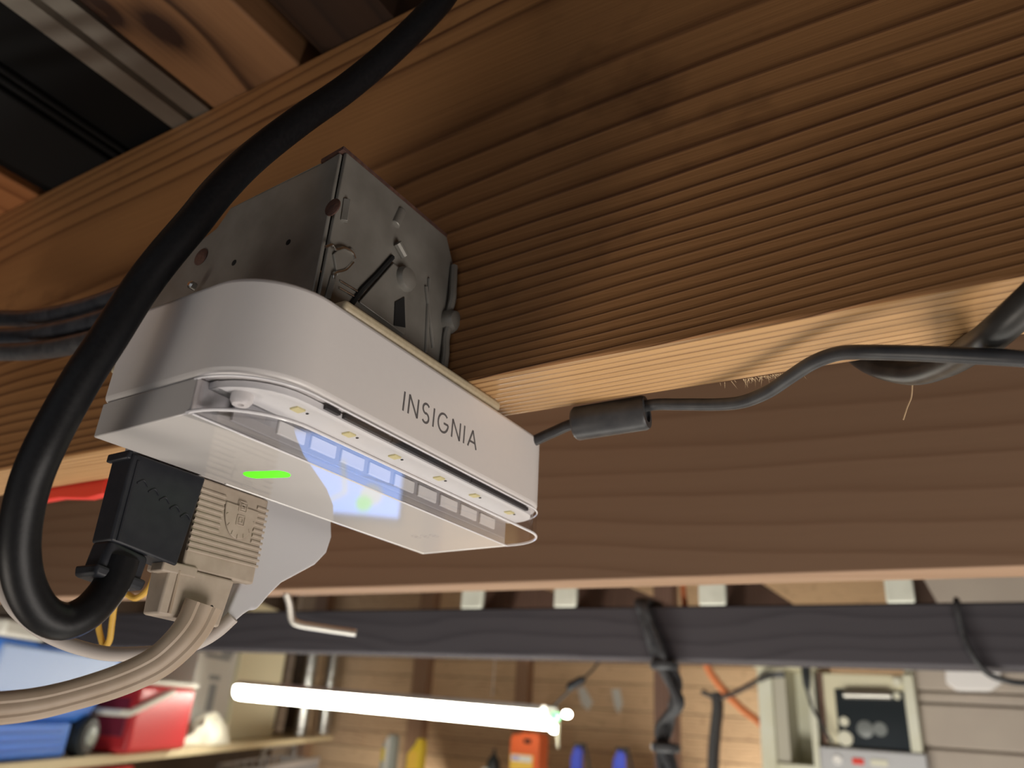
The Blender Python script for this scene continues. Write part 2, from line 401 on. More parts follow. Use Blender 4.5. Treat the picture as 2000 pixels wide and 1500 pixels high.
# joists
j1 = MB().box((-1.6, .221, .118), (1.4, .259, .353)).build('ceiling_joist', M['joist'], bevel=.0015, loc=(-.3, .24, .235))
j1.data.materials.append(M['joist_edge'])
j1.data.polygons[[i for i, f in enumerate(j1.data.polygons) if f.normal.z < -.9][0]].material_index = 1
tag(j1, 'nearest strongly grained wooden ceiling joist carrying the metal outlet box', 'joist', kind='thing')
j2 = MB().box((-2.2, .641, .118), (1.6, .679, .353)).build('ceiling_joist', M['joist_far'], bevel=.002, loc=(-.3, .66, .235))
tag(j2, 'smooth reddish brown ceiling joist behind the nearest one', 'joist', kind='thing')
# torn fibres at the lower back edge of the near joist
fz = MB()
for k in range(70):
    px = random.gauss(1500, 35); p = onZ(px, 968-.156*px+2, .118); p = Vector((p.x, .2588, .1182))
    d = Vector((random.uniform(-.5, .9), random.uniform(.3, 1), random.uniform(-.9, .1))).normalized()*random.uniform(.001, .0045)
    fz.add([p+Vector((.00012, 0, 0)), p-Vector((.00012, 0, 0)), p+Vector((0, 0, .0002)), p+d], [(0, 1, 3), (1, 2, 3), (2, 0, 3), (0, 2, 1)])
o = fz.build('torn_fibre', M['wood_fuzz'], j1, smooth=False); o.location = -j1.location; o['kind'] = 'stuff'; o['label'] = 'pale torn wood fibres'

# ------------------------------------------------------------------ boards and things lying on the joists, upper left
zt = .3535
def xt(px):                                     # x where the near joist's top edge shows at this column
    return onY(px, 421-.52*px, .221).x
Y0, Y1 = -.55, 1.3
k0, k1 = xt(415), xt(585)
c = Vector(((k0+k1)/2, .165, zt+.012))
o = MB().box((k0, Y0, zt), (k1, Y1, zt+.024)).build('knotty_board', M['knotty'], bevel=.002, loc=c)
tag(o, 'knotty orange brown board lying over the joists beside the grey rail', 'board')
d0, d1 = k1+.002, xt(770)
MB_ = MB(); prof = [(d0 + (d1-d0)*t, zt + .03*(1-math.sqrt(max(0, 1-(1-min(1, t*2.2))**2)))) for t in [i/12 for i in range(13)]]
poly = [(x, zz) for x, zz in prof] + [(d1, zt+.05), (d0, zt+.05)]
A = [Vector((x, Y0, zz)) for x, zz in poly]; B = [Vector((x, Y1, zz)) for x, zz in poly]
o = MB().hull2(A, B).build('dark_board', M['dark_board'], loc=((d0+d1)/2, .2, zt+.03))
tag(o, 'dark brown round-edged board lying over the joists beside the knotty board', 'board')
# grey rail: an angle section with a lip
r0, r1 = xt(337), k0-.003
o = empty('metal_rail', ((r0+r1)/2, .2, zt)); tag(o, 'dull grey metal rail lying across the joist top', 'rail')
w_ = r1 - r0
pr = [(r0, zt), (r0+w_*.42, zt), (r0+w_*.46, zt+.004), (r0+w_*.54, zt+.006), (r0+w_*.60, zt), (r1, zt), (r1, zt+.02), (r1-.003, zt+.02), (r1-.003, zt+.009), (r0+.003, zt+.009), (r0+.003, zt+.03), (r0, zt+.03)]
A = [Vector((x, Y0, zz)) for x, zz in pr]; B = [Vector((x, Y1, zz)) for x, zz in pr]
q = MB().hull2(A, B).build('channel', M['rail'], o, angle=20); q.location = -o.location
# black case with raised ribs
b0, b1 = xt(74), r0-.002
o = empty('black_case', ((b0+b1)/2, .2, zt)); tag(o, 'black ribbed flat case lying on the joist beside the grey rail', 'case')
MB().box((b0, Y0, zt+.004), (b1, .9, zt+.09)).build('lid_panel', M['black_case'], o, bevel=.004).location = -o.location
bw = b1-b0
MB().box((b0+bw*.10, Y0, zt), (b0+bw*.56, .9, zt+.006)).build('felt_panel', M['black_case2'], o, bevel=.002, label='slightly paler black felt panel').location = -o.location
for t in (.60, .655):
    MB().box((b0+bw*t, Y0, zt), (b0+bw*(t+.03), .9, zt+.006)).build('rib', M['black_case2'], o, bevel=.002).location = -o.location
o = MB().box((xt(-120), Y0, zt), (b0-.002, Y1, zt+.022)).build('orange_board', M['orange_board'], bevel=.002, loc=(xt(-30), .2, zt+.01))
tag(o, 'plain orange wooden board lying on the joist left of the black case', 'board')

# ------------------------------------------------------------------ outlet extender (the white device)
Rd = Matrix(((0.00945, -0.99961, -0.02618, -.15814), (0.99987, 0.00911, 0.013, .11979), (-0.01276, -0.0263, 0.99957, .07119), (0, 0, 0, 1)))
Rdi = Rd.inverted()
L, BW, H = .165, .0683, .0430
def loc(px, py, ax, val):
    rd = Rdi.to_3x3() @ ray(px, py); ro = Rdi @ Vector((0, 0, 0))
    return ro + rd*((val - ro[ax])/rd[ax])
dev = empty('outlet_extender', M=Rd)
tag(dev, 'white plastic outlet extender with clear light edge and green indicator', 'outlet extender')
R_ = .0235
foot = rrect(0, 0, L, BW, (R_, R_*.75, .002, .002), 12)
MB().prism(foot, .0114, H).build('body_shell', M['body'], dev, bevel=.0022, segs=4, angle=50)
# lower white wall and base
LB = .0222
MB().box((.0, LB, 0), (L-.0016, BW-.0012, .0110)).build('base_tray', M['base_white'], dev, bevel=.0004, label='glossy white base facing down')
M['edge'] = mat('painted_edge_glint', (.92, .91, .89), .15, spec=.6)  # near-white colour stands in for light caught by the clear edges
MB().box((.05, BW-.0011, -.0001), (L, BW+.0001, .0010)).build('edge_glint', M['edge'], dev, bevel=.0003, label='edge strip painted white as caught light')
MB().box((L-.0013, LB, -.0001), (L, BW-.0012, .0010)).build('edge_glint', M['edge'], dev, bevel=.0003, label='edge strip painted white as caught light')
# clear lens: a tray with thin walls
def lens():
    t = .0016; m = MB()
    def ring(off, n=12):
        pts = []
        for (cx, cy, a0, r) in ((R_, R_, 180, R_-off), (L-R_*.75, R_*.75, 270, R_*.75-off)):
            for k in range(n+1):
                a = math.radians(a0+90*k/n); pts.append((cx+r*math.cos(a), cy+r*math.sin(a)))
        pts = [(off, LB-.0008-off)] + pts if False else pts
        return [pt for pt in pts] + [(L-off, LB-.0008-off*.6), (off, LB-.0008-off*.6)]
    O_ = ring(0); I_ = ring(t); n = len(O_)
    vs = [(x, y, 0) for x, y in O_] + [(x, y, .0110) for x, y in O_] + [(x, y, .0110) for x, y in I_] + [(x, y, t) for x, y in I_]
    fs = [tuple(reversed(range(n)))] + [(i, (i+1) % n, n+(i+1) % n, n+i) for i in range(n)]
    fs += [(n+i, n+(i+1) % n, 2*n+(i+1) % n, 2*n+i) for i in range(n)] + [(2*n+i, 2*n+(i+1) % n, 3*n+(i+1) % n, 3*n+i) for i in range(n)]
    fs += [tuple(range(3*n, 4*n))]
    return m.add(vs, fs)
lens().build('light_lens', M['clear'], dev, bevel=.0003, segs=2, label='clear light diffuser along the long side')
M['rim'] = mat('painted_rim_light', (.80, .79, .81), .12, spec=.6)  # pale colour stands in for light refracted along the lens edges
rim = []
for (cx, cy, a0, r) in ((R_, R_, 180, R_), (L-R_*.75, R_*.75, 270, R_*.75)):
    for k in range(13):
        a = math.radians(a0+90*k/12); rim.append((cx+r*math.cos(a), cy+r*math.sin(a)))
rim = [(0, LB)] + rim + [(L, LB)]
MB().sweep([(x_, y_, .0004) for x_, y_ in rim], circ(.00055, 8), up=(0, 0, 1)).build('lens_rim', M['rim'], dev, label='diffuser rim with its edge light painted pale')
MB().sweep([(x_, y_, .0106) for x_, y_ in rim], circ(.00035, 8), up=(0, 0, 1)).build('lens_rim', M['rim'], dev, label='diffuser rim with its edge light painted pale')
MB().sweep([(.001, LB, .0002), (L, LB, .0002)], circ(.00035, 8), up=(0, 0, 1)).build('inner_rim', M['rim'], dev)
# led board with chips, screw boss, gasket, ribs inside the lens
bd = MB().prism(rrect(.004, .0032, L-.004, .0196, (R_-.004, .012, .001, .001), 8), .0088, .0108).build('led_board', M['led_board'], dev)
for px, py in ((563, 803), (673, 849), (770, 891), (858, 933), (924, 967), (985, 1001)):
    p = loc(px, py, 2, .0088)
    MB().box((p.x-.0017, .0075, .0082), (p.x+.0017, .0107, .0089)).build('led_chip', M['led_chip'], bd, bevel=.0002)
    MB().box((p.x+.0034, .0085, .0085), (p.x+.0040, .0093, .0089)).build('resistor', M['gasket'], bd)
p = loc(474, 771, 2, .0088)
MB().lathe((p.x, p.y, .0088), (0, 0, -1), [(.0032, 0), (.0032, .002), (.0024, .0032), (.001, .0032), (.001, .0022)], 20).build('screw_boss', M['body'], bd)
g = MB()
gs = [(R_+.001, .0020), (L-.018, .0020)]
for a0, a1 in ((.030, .036), (.038, .060), (.0605, .106), (.1065, .148)):
    g.box((a0, .0018, .0094), (a1, .0034, .0107))
g.build('gasket', M['gasket'], dev)
iw = MB().box((.012, .0196, .002), (L-.006, .0206, .0088)).build('inner_wall', M['rib_gap'], dev)
for k in range(9):
    a = .028 + .0138*k
    MB().box((a, .0188, .0035), (a+.0112, .0199, .0078)).build('light_window', M['rib'], iw, bevel=.0003)
# green indicator
pa = loc(478, 928, 2, 0); pb = loc(565, 925, 2, 0)
mid = (pa+pb)/2; ln = (pb-pa).length; dirv = (pb-pa).normalized()
cap = []
for k in range(24):
    a = 2*math.pi*k/24; sx = math.cos(a); sy = math.sin(a)
    hl = ln/2-.0034
    cap.append((mid.x + dirv.x*((hl if sx > 0 else -hl)+.0034*sx) - dirv.y*.0034*sy, mid.y + dirv.y*((hl if sx > 0 else -hl)+.0034*sx) + dirv.x*.0034*sy))
MB().prism(cap, -.00015, .0012).build('indicator_light', M['green'], dev)
# tiny moulded figures near the far corner of the clear cover
em = MB()
for k in range(3):
    ca = .1365 + .0006*k; cb = .0500 - .0043*k
    for q in (-1, 1):
        cc = [Vector((ca + .0012*q + .0012*math.cos(t*math.pi/6), cb + .0013*math.sin(t*math.pi/6), -.0000)) for t in range(13)]
        em.sweep(cc, circ(.00018, 6))
em.build('moulded_figures', M['clear'], dev, label='tiny raised figures 888')
# printed word on the long side
def stroke(m, pts, w=.00040):
    P = [Vector((q[0], -.00004, q[1])) for q in pts]
    m.sweep(P, [(w, .00003), (-w, .00003), (-w, -.00003), (w, -.00003)], up=(0, 0, 1) if abs(P[1].x-P[0].x) > abs(P[1].z-P[0].z) else (1, 0, 0))
txt = MB(); hh = .0069; x = .0616; z0 = .0205; gap = .0027
def arcp(cx, cz, rx, rz, a0, a1, n=14):
    return [(cx+rx*math.cos(math.radians(a0+(a1-a0)*i/n)), cz+rz*math.sin(math.radians(a0+(a1-a0)*i/n))) for i in range(n+1)]
for ch in 'INSIGNIA':
    zb = z0 + (x-.0616)*.018
    if ch == 'I':
        stroke(txt, [(x, zb), (x, zb+hh)]); wdt = 0
    elif ch == 'N':
        wdt = hh*.70
        stroke(txt, [(x, zb), (x, zb+hh)]); stroke(txt, [(x, zb+hh), (x+wdt, zb)]); stroke(txt, [(x+wdt, zb), (x+wdt, zb+hh)])
    elif ch == 'A':
        wdt = hh*.80
        stroke(txt, [(x, zb), (x+wdt/2, zb+hh)]); stroke(txt, [(x+wdt/2, zb+hh), (x+wdt, zb)]); stroke(txt, [(x+wdt*.2, zb+hh*.33), (x+wdt*.8, zb+hh*.33)])
    elif ch == 'S':
        wdt = hh*.52; r = hh*.26
        pts = arcp(x+wdt/2, zb+hh-r, wdt/2, r, 35, 270, 14) + arcp(x+wdt/2, zb+r*.98, wdt/2, r*.98, 90, -145, 14)
        stroke(txt, pts)
    elif ch == 'G':
        wdt = hh*.82
        pts = arcp(x+wdt*.53, zb+hh/2, wdt*.53, hh*.5, 48, 360, 22)
        stroke(txt, pts); stroke(txt, [(x+wdt*.58, zb+hh*.5), (x+wdt*1.06, zb+hh*.5)])
        wdt *= 1.02
    x += wdt + gap
txt.build('printed_word', M['ink'], dev, smooth=False, label='grey printed word INSIGNIA')
# socket block behind the plate and the neck towards the wall plate
MB().box((.0185, BW-.001, .0022), (.0750, BW+.0135, H-.003)).build('socket_block', M['body'], dev, bevel=.0015)

# ------------------------------------------------------------------ beige cover plate and metal box
pl = empty('cover_plate', (-.22, .2, .117)); tag(pl, 'beige cover plate between the metal box and the white device', 'cover plate')
MB().box((-.284, .1505, .1138), (-.1600, .2435, .1178)).build('plate', M['beige_plate'], pl, bevel=.0014, segs=3).location = -pl.location

bx = empty('junction_box', (-.22, .19, .15)); tag(bx, 'weathered galvanised metal outlet box fixed to the joist face', 'junction box')
XR, YF, ZB, ZT = -.1735, .1495, .1200, .1815
def bpart(m, name, mt, **k):
    o = m.build(name, mt, bx, **k); o.location = -bx.location; return o
# front panel polygon (x, z) with bevelled upper left corner and an interlocking tab on its right edge
fpo = [(-.279, ZB), (XR-.0015, ZB), (XR-.0015, .1395), (XR+.0002, .141), (XR-.0008, .1475), (XR-.003, .1485), (XR-.003, .1505), (XR-.0012, .152), (XR-.0012, ZT-.001), (-.184, .1785), (-.231, .1745), (-.2365, .167), (-.262, .157), (-.279, .151)]
fpo = [(XR-.0014 if x_ > XR-.004 and x_ != -.184 else x_, z_) for x_, z_ in fpo]
A = [Vector((x_, YF, z_)) for x_, z_ in fpo]; B = [Vector((x_, YF+.0016, z_)) for x_, z_ in fpo]
bpart(MB().hull2(A, B), 'front_panel', M['steel'], bevel=.0004)
# side panel with its bent edges
ZTb = .1835
spo = [(YF+.0018, ZB), (.2205, ZB+.002), (.2205, .150), (.2185, .152), (.2185, .156), (.2205, .158), (.2205, ZTb-.012), (.213, ZTb), (YF+.0018, ZT)]
A = [Vector((XR, y_, z_)) for y_, z_ in spo]; B = [Vector((XR-.0016, y_, z_)) for y_, z_ in spo]
bpart(MB().hull2(A, B), 'side_panel', M['steel'], bevel=.0004)
bpart(MB().add([(XR, YF, ZT), (-.184, YF, .1795), (-.184, .2205, .1815), (XR, .213, ZTb), (XR, YF, ZT+.0014), (-.184, YF, .1810), (-.184, .2205, .183), (XR, .213, ZTb+.0014)],
      [(0,1,2,3),(4,7,6,5),(0,4,5,1),(1,5,6,2),(2,6,7,3),(3,7,4,0)]), 'top_strip', M['rust'], label='rusty top edge')
bpart(MB().add([(-.184, YF, .179), (-.231, YF, .1745), (-.231, .2205, .1745), (-.184, .2205, .179), (-.184, YF+.002, .1805), (-.231, YF+.002, .176), (-.231, .2205, .176), (-.184, .2205, .1805)],
      [(0,1,2,3),(4,7,6,5),(0,4,5,1),(1,5,6,2),(2,6,7,3),(3,7,4,0)]), 'back_panel', M['steel'])
# bevelled left end plates
lp = [(-.2315, .1745), (-.2370, .167), (-.2625, .157), (-.2795, .151), (-.2795, ZB)]
A = [Vector((x_, YF+.0018, z_)) for x_, z_ in lp]; B = [Vector((x_, .2205, z_)) for x_, z_ in lp]
m_ = MB()
for i in range(len(lp)-1):
    n_ = Vector((-(lp[i+1][1]-lp[i][1]), 0, (lp[i+1][0]-lp[i][0]))).normalized()*-.0014
    m_.hull2([A[i], A[i+1], B[i+1], B[i]], [A[i]+n_, A[i+1]+n_, B[i+1]+n_, B[i]+n_])
bpart(m_, 'end_panel', M['steel'])
def disc_front(px, py, r, name, mt, t=.0009, **k):
    p = onY(px, py, YF)
    return bpart(MB().lathe((p.x, YF+.0002, p.z), (0, -1, 0), [(r, 0), (r, t*.5), (r*.75, t), (r*.2, t*1.15)], 20), name, mt, **k)
disc_front(650, 405, .0034, 'knockout', M['rust'], label='round rusty knockout'); disc_front(393, 502, .0037, 'knockout', M['rust'], label='round rusty knockout')
disc_front(563, 473, .0013, 'nail_hole', M['hole'], .0003); disc_front(457, 513, .0014, 'nail_hole', M['hole'], .0003)
# interlocking tabs at the corner: bright torn edges
def side(px, py, off=.0): 
    p = onX(px, py, XR+off); return p
tab = [side(648, 497), side(652, 520), side(655, 540), side(672, 525), side(688, 505), side(690, 492), side(684, 485), side(668, 487), side(655, 490)]
bpart(MB().hull2([t + Vector((.0010, 0, 0)) for t in tab], [t - Vector((.0003, 0, 0)) for t in tab]), 'lock_tab', M['steel'], bevel=.0003)
bpart(MB().sweep(spline([side(636, 482, .0012), side(648, 478, .0014), side(656, 487, .0014), side(672, 484, .0014), side(688, 493, .0012), side(693, 505, .001)], 5), circ(.00055, 8)), 'torn_edge', M['steel_bright'], label='bright torn metal edge')
bpart(MB().sweep(spline([side(690, 512, .0010), side(675, 527, .0012), side(655, 533, .0012), side(652, 545, .0012)], 5), circ(.00042, 8)), 'torn_edge', M['steel_bright'], label='bright torn metal edge')
bpart(MB().sweep([side(678, 390, .0006), side(672, 432, .0006)], [(.0012, .0008), (-.0012, .0008), (-.0012, -.0008), (.0012, -.0008)]), 'corner_lug', M['steel'], bevel=.0002)
bpart(MB().sweep([side(652, 540, .0005), side(640, 585, .0005)], [(.0010, .0008), (-.0010, .0008), (-.0010, -.0008), (.0010, -.0008)]), 'corner_lug', M['steel'], bevel=.0002)
for q in ((664, 549, 704, 573), (662, 562, 700, 584)):
    bpart(MB().sweep([side(q[0], q[1], .0003), side(q[2], q[3], .0003)], circ(.0004, 8)), 'pressed_line', M['steel_bright'])
# diagonal clamp arm groove
bpart(MB().sweep([side(686, 594, .0002), side(706, 566, .0002), side(734, 538, .0002), side(766, 502, .0002)], circ(.0011, 8)), 'clamp_groove', M['hole'])
bpart(MB().hull2([side(700, 590, .0012), side(768, 512, .0012), side(800, 540, .0012), side(790, 655, .0012)], [side(700, 590, .0001), side(768, 512, .0001), side(800, 540, .0001), side(790, 655, .0001)]), 'clamp_plate', M['steel'], bevel=.0006)
bpart(MB().hull2([side(772, 590, .0016), side(790, 580, .0016), side(792, 640, .0016), side(770, 636, .0016)], [side(772, 590, .0002), side(790, 580, .0002), side(792, 640, .0002), side(770, 636, .0002)]), 'clamp_slot', M['hole'])
p = side(786, 547)
bpart(MB().lathe(p, (1, 0, 0), [(.0050, 0), (.0050, .0018), (.0042, .0034), (.002, .0042)], 20), 'clamp_screw', M['steel'], label='domed screw head on the box side')
p = side(876, 630)
bpart(MB().lathe(p, (1, 0, 0), [(.0052, 0), (.0050, .0024), (.0040, .0044), (.002, .0052)], 20), 'clamp_screw', M['steel'])
bpart(MB().sweep([side(776, 475, .001), side(790, 500, .0012)], circ(.0018, 10)), 'pressed_bump', M['steel'])
for a, b in (((832, 560), (846, 680)), ((838, 545), (832, 690))):
    bpart(MB().sweep([side(*a, .0003), side(*b, .0003)], circ(.0008, 8)), 'pressed_line', M['steel'])
# wavy back edge
bpart(MB().sweep(spline([Vector((XR+.001, .2185, z_)) + Vector((random.uniform(0, .0012), 0, 0)) for z_ in (.124, .131, .138, .145, .150, .156, .162, .168, .172)], 4), circ(.0016, 8)), 'rolled_edge', M['steel'])
# bottom lip catching the light
lipz = .1195
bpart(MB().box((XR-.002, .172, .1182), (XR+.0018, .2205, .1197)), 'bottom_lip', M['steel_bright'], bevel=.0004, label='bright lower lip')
# mounting screw above the box
p = Vector((-.181, .19, .1845))
bpart(MB().cyl(onX(770, 440, XR-.0005), onX(783, 412, XR-.0005), .0021, seg=14), 'mounting_screw', M['steel'], bevel=.0004)
p0 = onY(378, 575, YF-.004)
bpart(MB().lathe(onY(380, 560, YF-.002), (0, -1, 0), [(.0016, 0), (.0016, .002), (.0008, .0026)], 12), 'plate_screw', M['steel_bright'])
bpart(MB().box((-.252, YF-.0045, ZB-.001), (-.246, YF, ZB+.0085)), 'plaster_ear', M['rust'])

# ------------------------------------------------------------------ plugs and cords
def dl(a, b, z): return Rd @ Vector((a, b, z))
# black plug
bk = empty('power_cord', dl(.029, BW+.015, 0)); tag(bk, 'thick black power cord looping down into its black plug', 'cord')
def child(m, name, mt, par, **k):
    o = m.build(name, mt, par, **k); o.location = -par.location; return o
PB0, PB1 = BW+.003, BW+.026
m_ = MB().hull2([dl(.0160, PB0, .0012), dl(.0445, PB0, .0012), dl(.0428, PB0+.011, .0012), dl(.0160, PB0+.011, .0012)],
                [dl(.0166, PB0+.0003, -.0272), dl(.0412, PB0+.0003, -.0302), dl(.0400, PB0+.0108, -.0302), dl(.0166, PB0+.0108, -.0272)])
plug = child(m_, 'plug_body', M['black_plug'], bk, bevel=.0008, segs=3)
child(MB().box((.0148, PB0+.0006, -.0010), (.0168, PB0+.0122, .0018), Rd), 'plug_rim', M['black_plug'], bk, bevel=.0005)
child(MB().sweep([dl(.0185, PB0+.0001, -.001), dl(.0188, PB0+.0003, -.0268)], circ(.0006, 8)), 'moulded_edge', M['black_plug'], bk)
for i in range(5):
    a0 = .020+.0045*i
    child(MB().sweep(spline([dl(a0, PB0-.0001, -.008-.0016*i), dl(a0+.002, PB0-.0001, -.0065-.0016*i), dl(a0+.004, PB0-.0001, -.008-.0016*i)], 4), circ(.00025, 6)), 'moulded_mark', M['black_plug'], bk)
child(MB().hull2([dl(.0168+.0145*t0, PB0+.0056+.0050*t1, -.0262-.003*t0) for t0, t1 in ((0, -1), (1, -1), (1, 1), (0, 1))],
                 [dl(.0156+.0150*t0, PB0+.0058+.0046*t1, -.0362-.002*t0) for t0, t1 in ((0, -1), (1, -1), (1, 1), (0, 1))]), 'strain_relief', M['black_plug'], bk, bevel=.0018, segs=3)
child(MB().hull2([dl(.0140+.0178*t0, PB0+.0058+.0060*t1, -.0346-.002*t0) for t0, t1 in ((0, -1), (1, -1), (1, 1), (0, 1))],
                 [dl(.0146+.0166*t0, PB0+.0060+.0056*t1, -.0380-.002*t0) for t0, t1 in ((0, -1), (1, -1), (1, 1), (0, 1))]), 'strain_collar', M['black_plug'], bk, bevel=.001)
path = [(1010, -190, .345), (935, -95, .335), (862, 0, .325), (772, 92, .312), (677, 172, .296), (585, 236, .278), (495, 306, .262), (430, 370, .25), (378, 434, .242), (322, 500, .236), (272, 566, .231), (212, 660, .224), (166, 730, .219), (122, 806, .215), (86, 876, .212),
        (60, 940, .211), (43, 1010, .211), (38, 1080, .212), (50, 1145, .215), (80, 1195, .219), (125, 1214, .224), (170, 1196, .229), (205, 1160, .234), (226, 1124, .2375), (238, 1090, .240)]
P = [dep(*q) for q in path]
P = [Vector((P[0].x+.12, .30, .361)), Vector((P[0].x+.075, .24, .363)), Vector((P[0].x+.035, .212, .358))] + [p for p in P if p.z < .335]
child(MB().tube(P, .0053, 20, 6), 'cord', M['black_rubber'], bk)

# beige ribbed plug
be = empty('extension_cord', dl(.058, BW+.015, 0)); tag(be, 'beige extension cord with ribbed square plug hanging beside the black plug', 'cord')
TOP = -.0008
m_ = MB().box((.0446, PB0+.002, -.0300), (.0750, PB1-.001, .0016), Rd)
child(m_, 'plug_body', M['beige_plug'], be, bevel=.0008)
for i in range(11):
    zz = -.0025-.0021*i
    for (a0, a1) in (((.0446, .0555), (.0700, .0752)) if i < 7 else ((.0446, .0752),)):
        child(MB().sweep([dl(a0, PB0+.0019, zz), dl(a1, PB0+.0019, zz)], circ(.00062, 6, .0006)), 'grip_rib', M['beige_plug'], be)
# oval emblem with raised squares
ov = [dl(.0632+.0075*math.cos(t*math.pi/16), PB0+.0012, -.0040-.0120*math.sin(t*math.pi/16)) for t in range(17)]
ov2 = [p + (Rd.to_3x3() @ Vector((0, .0006, 0))) for p in ov]
child(MB().hull2(ov, ov2), 'emblem', M['beige_plug'], be, bevel=.0003)
em_ = MB()
for zc in (-.0042, -.0092):
    for w_ in (.0017, .0008):
        sq = [(.0632-w_, zc-w_), (.0632+w_, zc-w_), (.0632+w_, zc+w_), (.0632-w_, zc+w_), (.0632-w_, zc-w_)]
        for i in range(4):
            em_.sweep([dl(sq[i][0], PB0+.0011, sq[i][1]), dl(sq[i+1][0], PB0+.0011, sq[i+1][1])], circ(.00022, 6))
for k in range(7):
    a = math.radians(200+23*k)
    c0 = (.0632+.0062*math.cos(a), -.0045+.0100*math.sin(a))
    em_.sweep([dl(c0[0], PB0+.0011, c0[1]), dl(c0[0]+.0008*math.cos(a), PB0+.0011, c0[1]+.0014*math.sin(a))], circ(.0002, 6))
child(em_, 'emblem_marks', M['beige_plug'], be)
child(MB().box((.0365, PB0+.001, -.0325), (.0500, PB0+.0075, -.0288), Rd), 'plug_foot', M['beige_plug'], be, bevel=.0006)
m_ = MB().hull2([dl(.0392, PB0+.0012, -.0298), dl(.0660, PB0+.0012, -.0302), dl(.0660, PB0+.011, -.0302), dl(.0392, PB0+.011, -.0298)],
                [dl(.0396, PB0+.0022, -.0455), dl(.0640, PB0+.0022, -.0465), dl(.0640, PB0+.0105, -.0465), dl(.0396, PB0+.0105, -.0455)])
child(m_, 'collar', M['beige_plug'], be, bevel=.0008)
child(MB().sweep([dl(.0432, PB0+.0014, -.0312), dl(.0434, PB0+.0020, -.0448)], circ(.0006, 8)), 'collar_groove', M['beige_cord'], be)
child(MB().lathe(dl(.0590, PB0+.0019, -.0405), (Rd.to_3x3() @ Vector((0, -1, 0))), [(.0007, 0), (.0007, .0002)], 12), 'collar_hole', M['hole'], be)
# three lobed cord
lobes = []
for i in range(36):
    a = 2*math.pi*i/36; x_ = .0064*math.cos(a); y_ = .0040*math.sin(a)
    g_ = 0
    for c_ in (-.0019, .0019): g_ += .0007*math.exp(-((x_-c_)/.0006)**2)
    y_ -= math.copysign(min(abs(y_), g_), y_); lobes.append((x_, y_))
path = [(398, 1180, .256), (378, 1222, .253), (345, 1262, .249), (300, 1298, .245), (230, 1330, .239), (140, 1358, .231), (60, 1376, .224), (-30, 1385, .217), (-130, 1388, .21)]
child(MB().sweep(spline([dep(*q) for q in path], 8), lobes, up=(.35, .9, 0), scale=lambda t: 1.0-.28*min(1, t*1.6)), 'cord', M['beige_cord'], be)

# white adapter with its thin cord
ad = empty('plug_adapter', dl(.09, BW+.02, 0)); tag(ad, 'smooth white rounded plug adapter behind the beige plug', 'adapter')
bo = [loc(px, py, 1, BW+.010) for px, py in ((500, 985), (560, 1000), (636, 1022), (642, 1050), (632, 1080), (610, 1103), (575, 1122), (545, 1138), (522, 1160), (500, 1186), (494, 1192), (484, 1191), (470, 1200), (440, 1226), (425, 1232), (440, 1190), (480, 1060))]
for p in bo: p.x = max(p.x, .0758 if p.z > -.0305 else .0670); p.z = min(p.z, .0012)
for p in bo[:3]: p.z = .0085
fr = [dl(p.x, BW+.008, p.z) for p in bo]; bkk = [dl(p.x+.001, BW+.032, p.z) for p in bo]
child(MB().hull2(fr, bkk), 'adapter_body', M['white_adapter'], ad, bevel=.007, segs=6, angle=80)
path = [(455, 1205, .272), (425, 1232, .270), (390, 1253, .268), (340, 1270, .266), (280, 1276, .265), (215, 1277, .264), (160, 1266, .263), (110, 1248, .262), (70, 1225, .261), (30, 1190, .26), (5, 1150, .26), (-30, 1090, .26), (-80, 1000, .26)]
child(MB().tube([dep(*q) for q in path], .0024, 12, 6), 'cord', M['grey_cord'], ad)

# yellow cord behind the plugs
path = [(365, 890, .345), (345, 980, .345), (318, 1075, .345), (306, 1110, .345), (292, 1148, .346), (266, 1168, .348), (244, 1160, .35), (226, 1172, .352), (219, 1215, .354), (214, 1250, .355), (204, 1262, .356), (197, 1245, .357), (192, 1215, .358), (198, 1175, .36), (215, 1110, .362), (250, 1020, .364), (300, 900, .366)]
o = MB().tube([dep(*q) for q in path], .0014, 10, 6).build('yellow_cord', M['yellow_rope'], loc=dep(266, 1168, .348)); tag(o, 'thin yellow cord in loops hanging behind the black plug', 'cord')
# red strip behind the near joist
pts = [onY(px, py, .262) for px, py in ((60, 940), (215, 915), (206, 966), (175, 974), (120, 973), (80, 980))]
o = MB().hull2([p + Vector((0, -.0022, 0)) for p in pts], [p + Vector((0, .004, 0)) for p in pts]).build('red_strip', M['red'], bevel=.0006, loc=pts[0]); tag(o, 'bright red plastic strip on the back of the near joist', 'strip')

# dark cables running to the box along the joist
cl = [('topmost of the three dark cables running along the joist', [(-160, 640, .50), (-60, 628, .49), (0, 622, .48), (60, 622, .46), (130, 610, .425), (190, 594, .40), (250, 572, .375), (300, 548, .355)], .0052, 'blue_black'),
      ('middle one of the three dark cables running along the joist', [(-160, 668, .475), (-60, 662, .465), (0, 657, .455), (60, 655, .44), (120, 645, .41), (180, 630, .385), (240, 611, .365), (290, 592, .35)], .0050, 'blue_black'),
      ('lowest and palest of the three dark cables running along the joist', [(-160, 700, .455), (-60, 692, .445), (0, 688, .435), (60, 686, .42), (120, 678, .395), (180, 664, .375), (240, 648, .355), (290, 634, .342)], .0050, 'grey_cable')]
for lb, pth, rr, mm in cl:
    P = [dep(*q) for q in pth]
    for p in P:
        if p.y > .2135: p *= .2135/p.y
    o = MB().tube(P, rr, 14, 6).build('dark_cable', M[mm], loc=P[2]); tag(o, lb, 'cable', 'dark cables along the near joist')

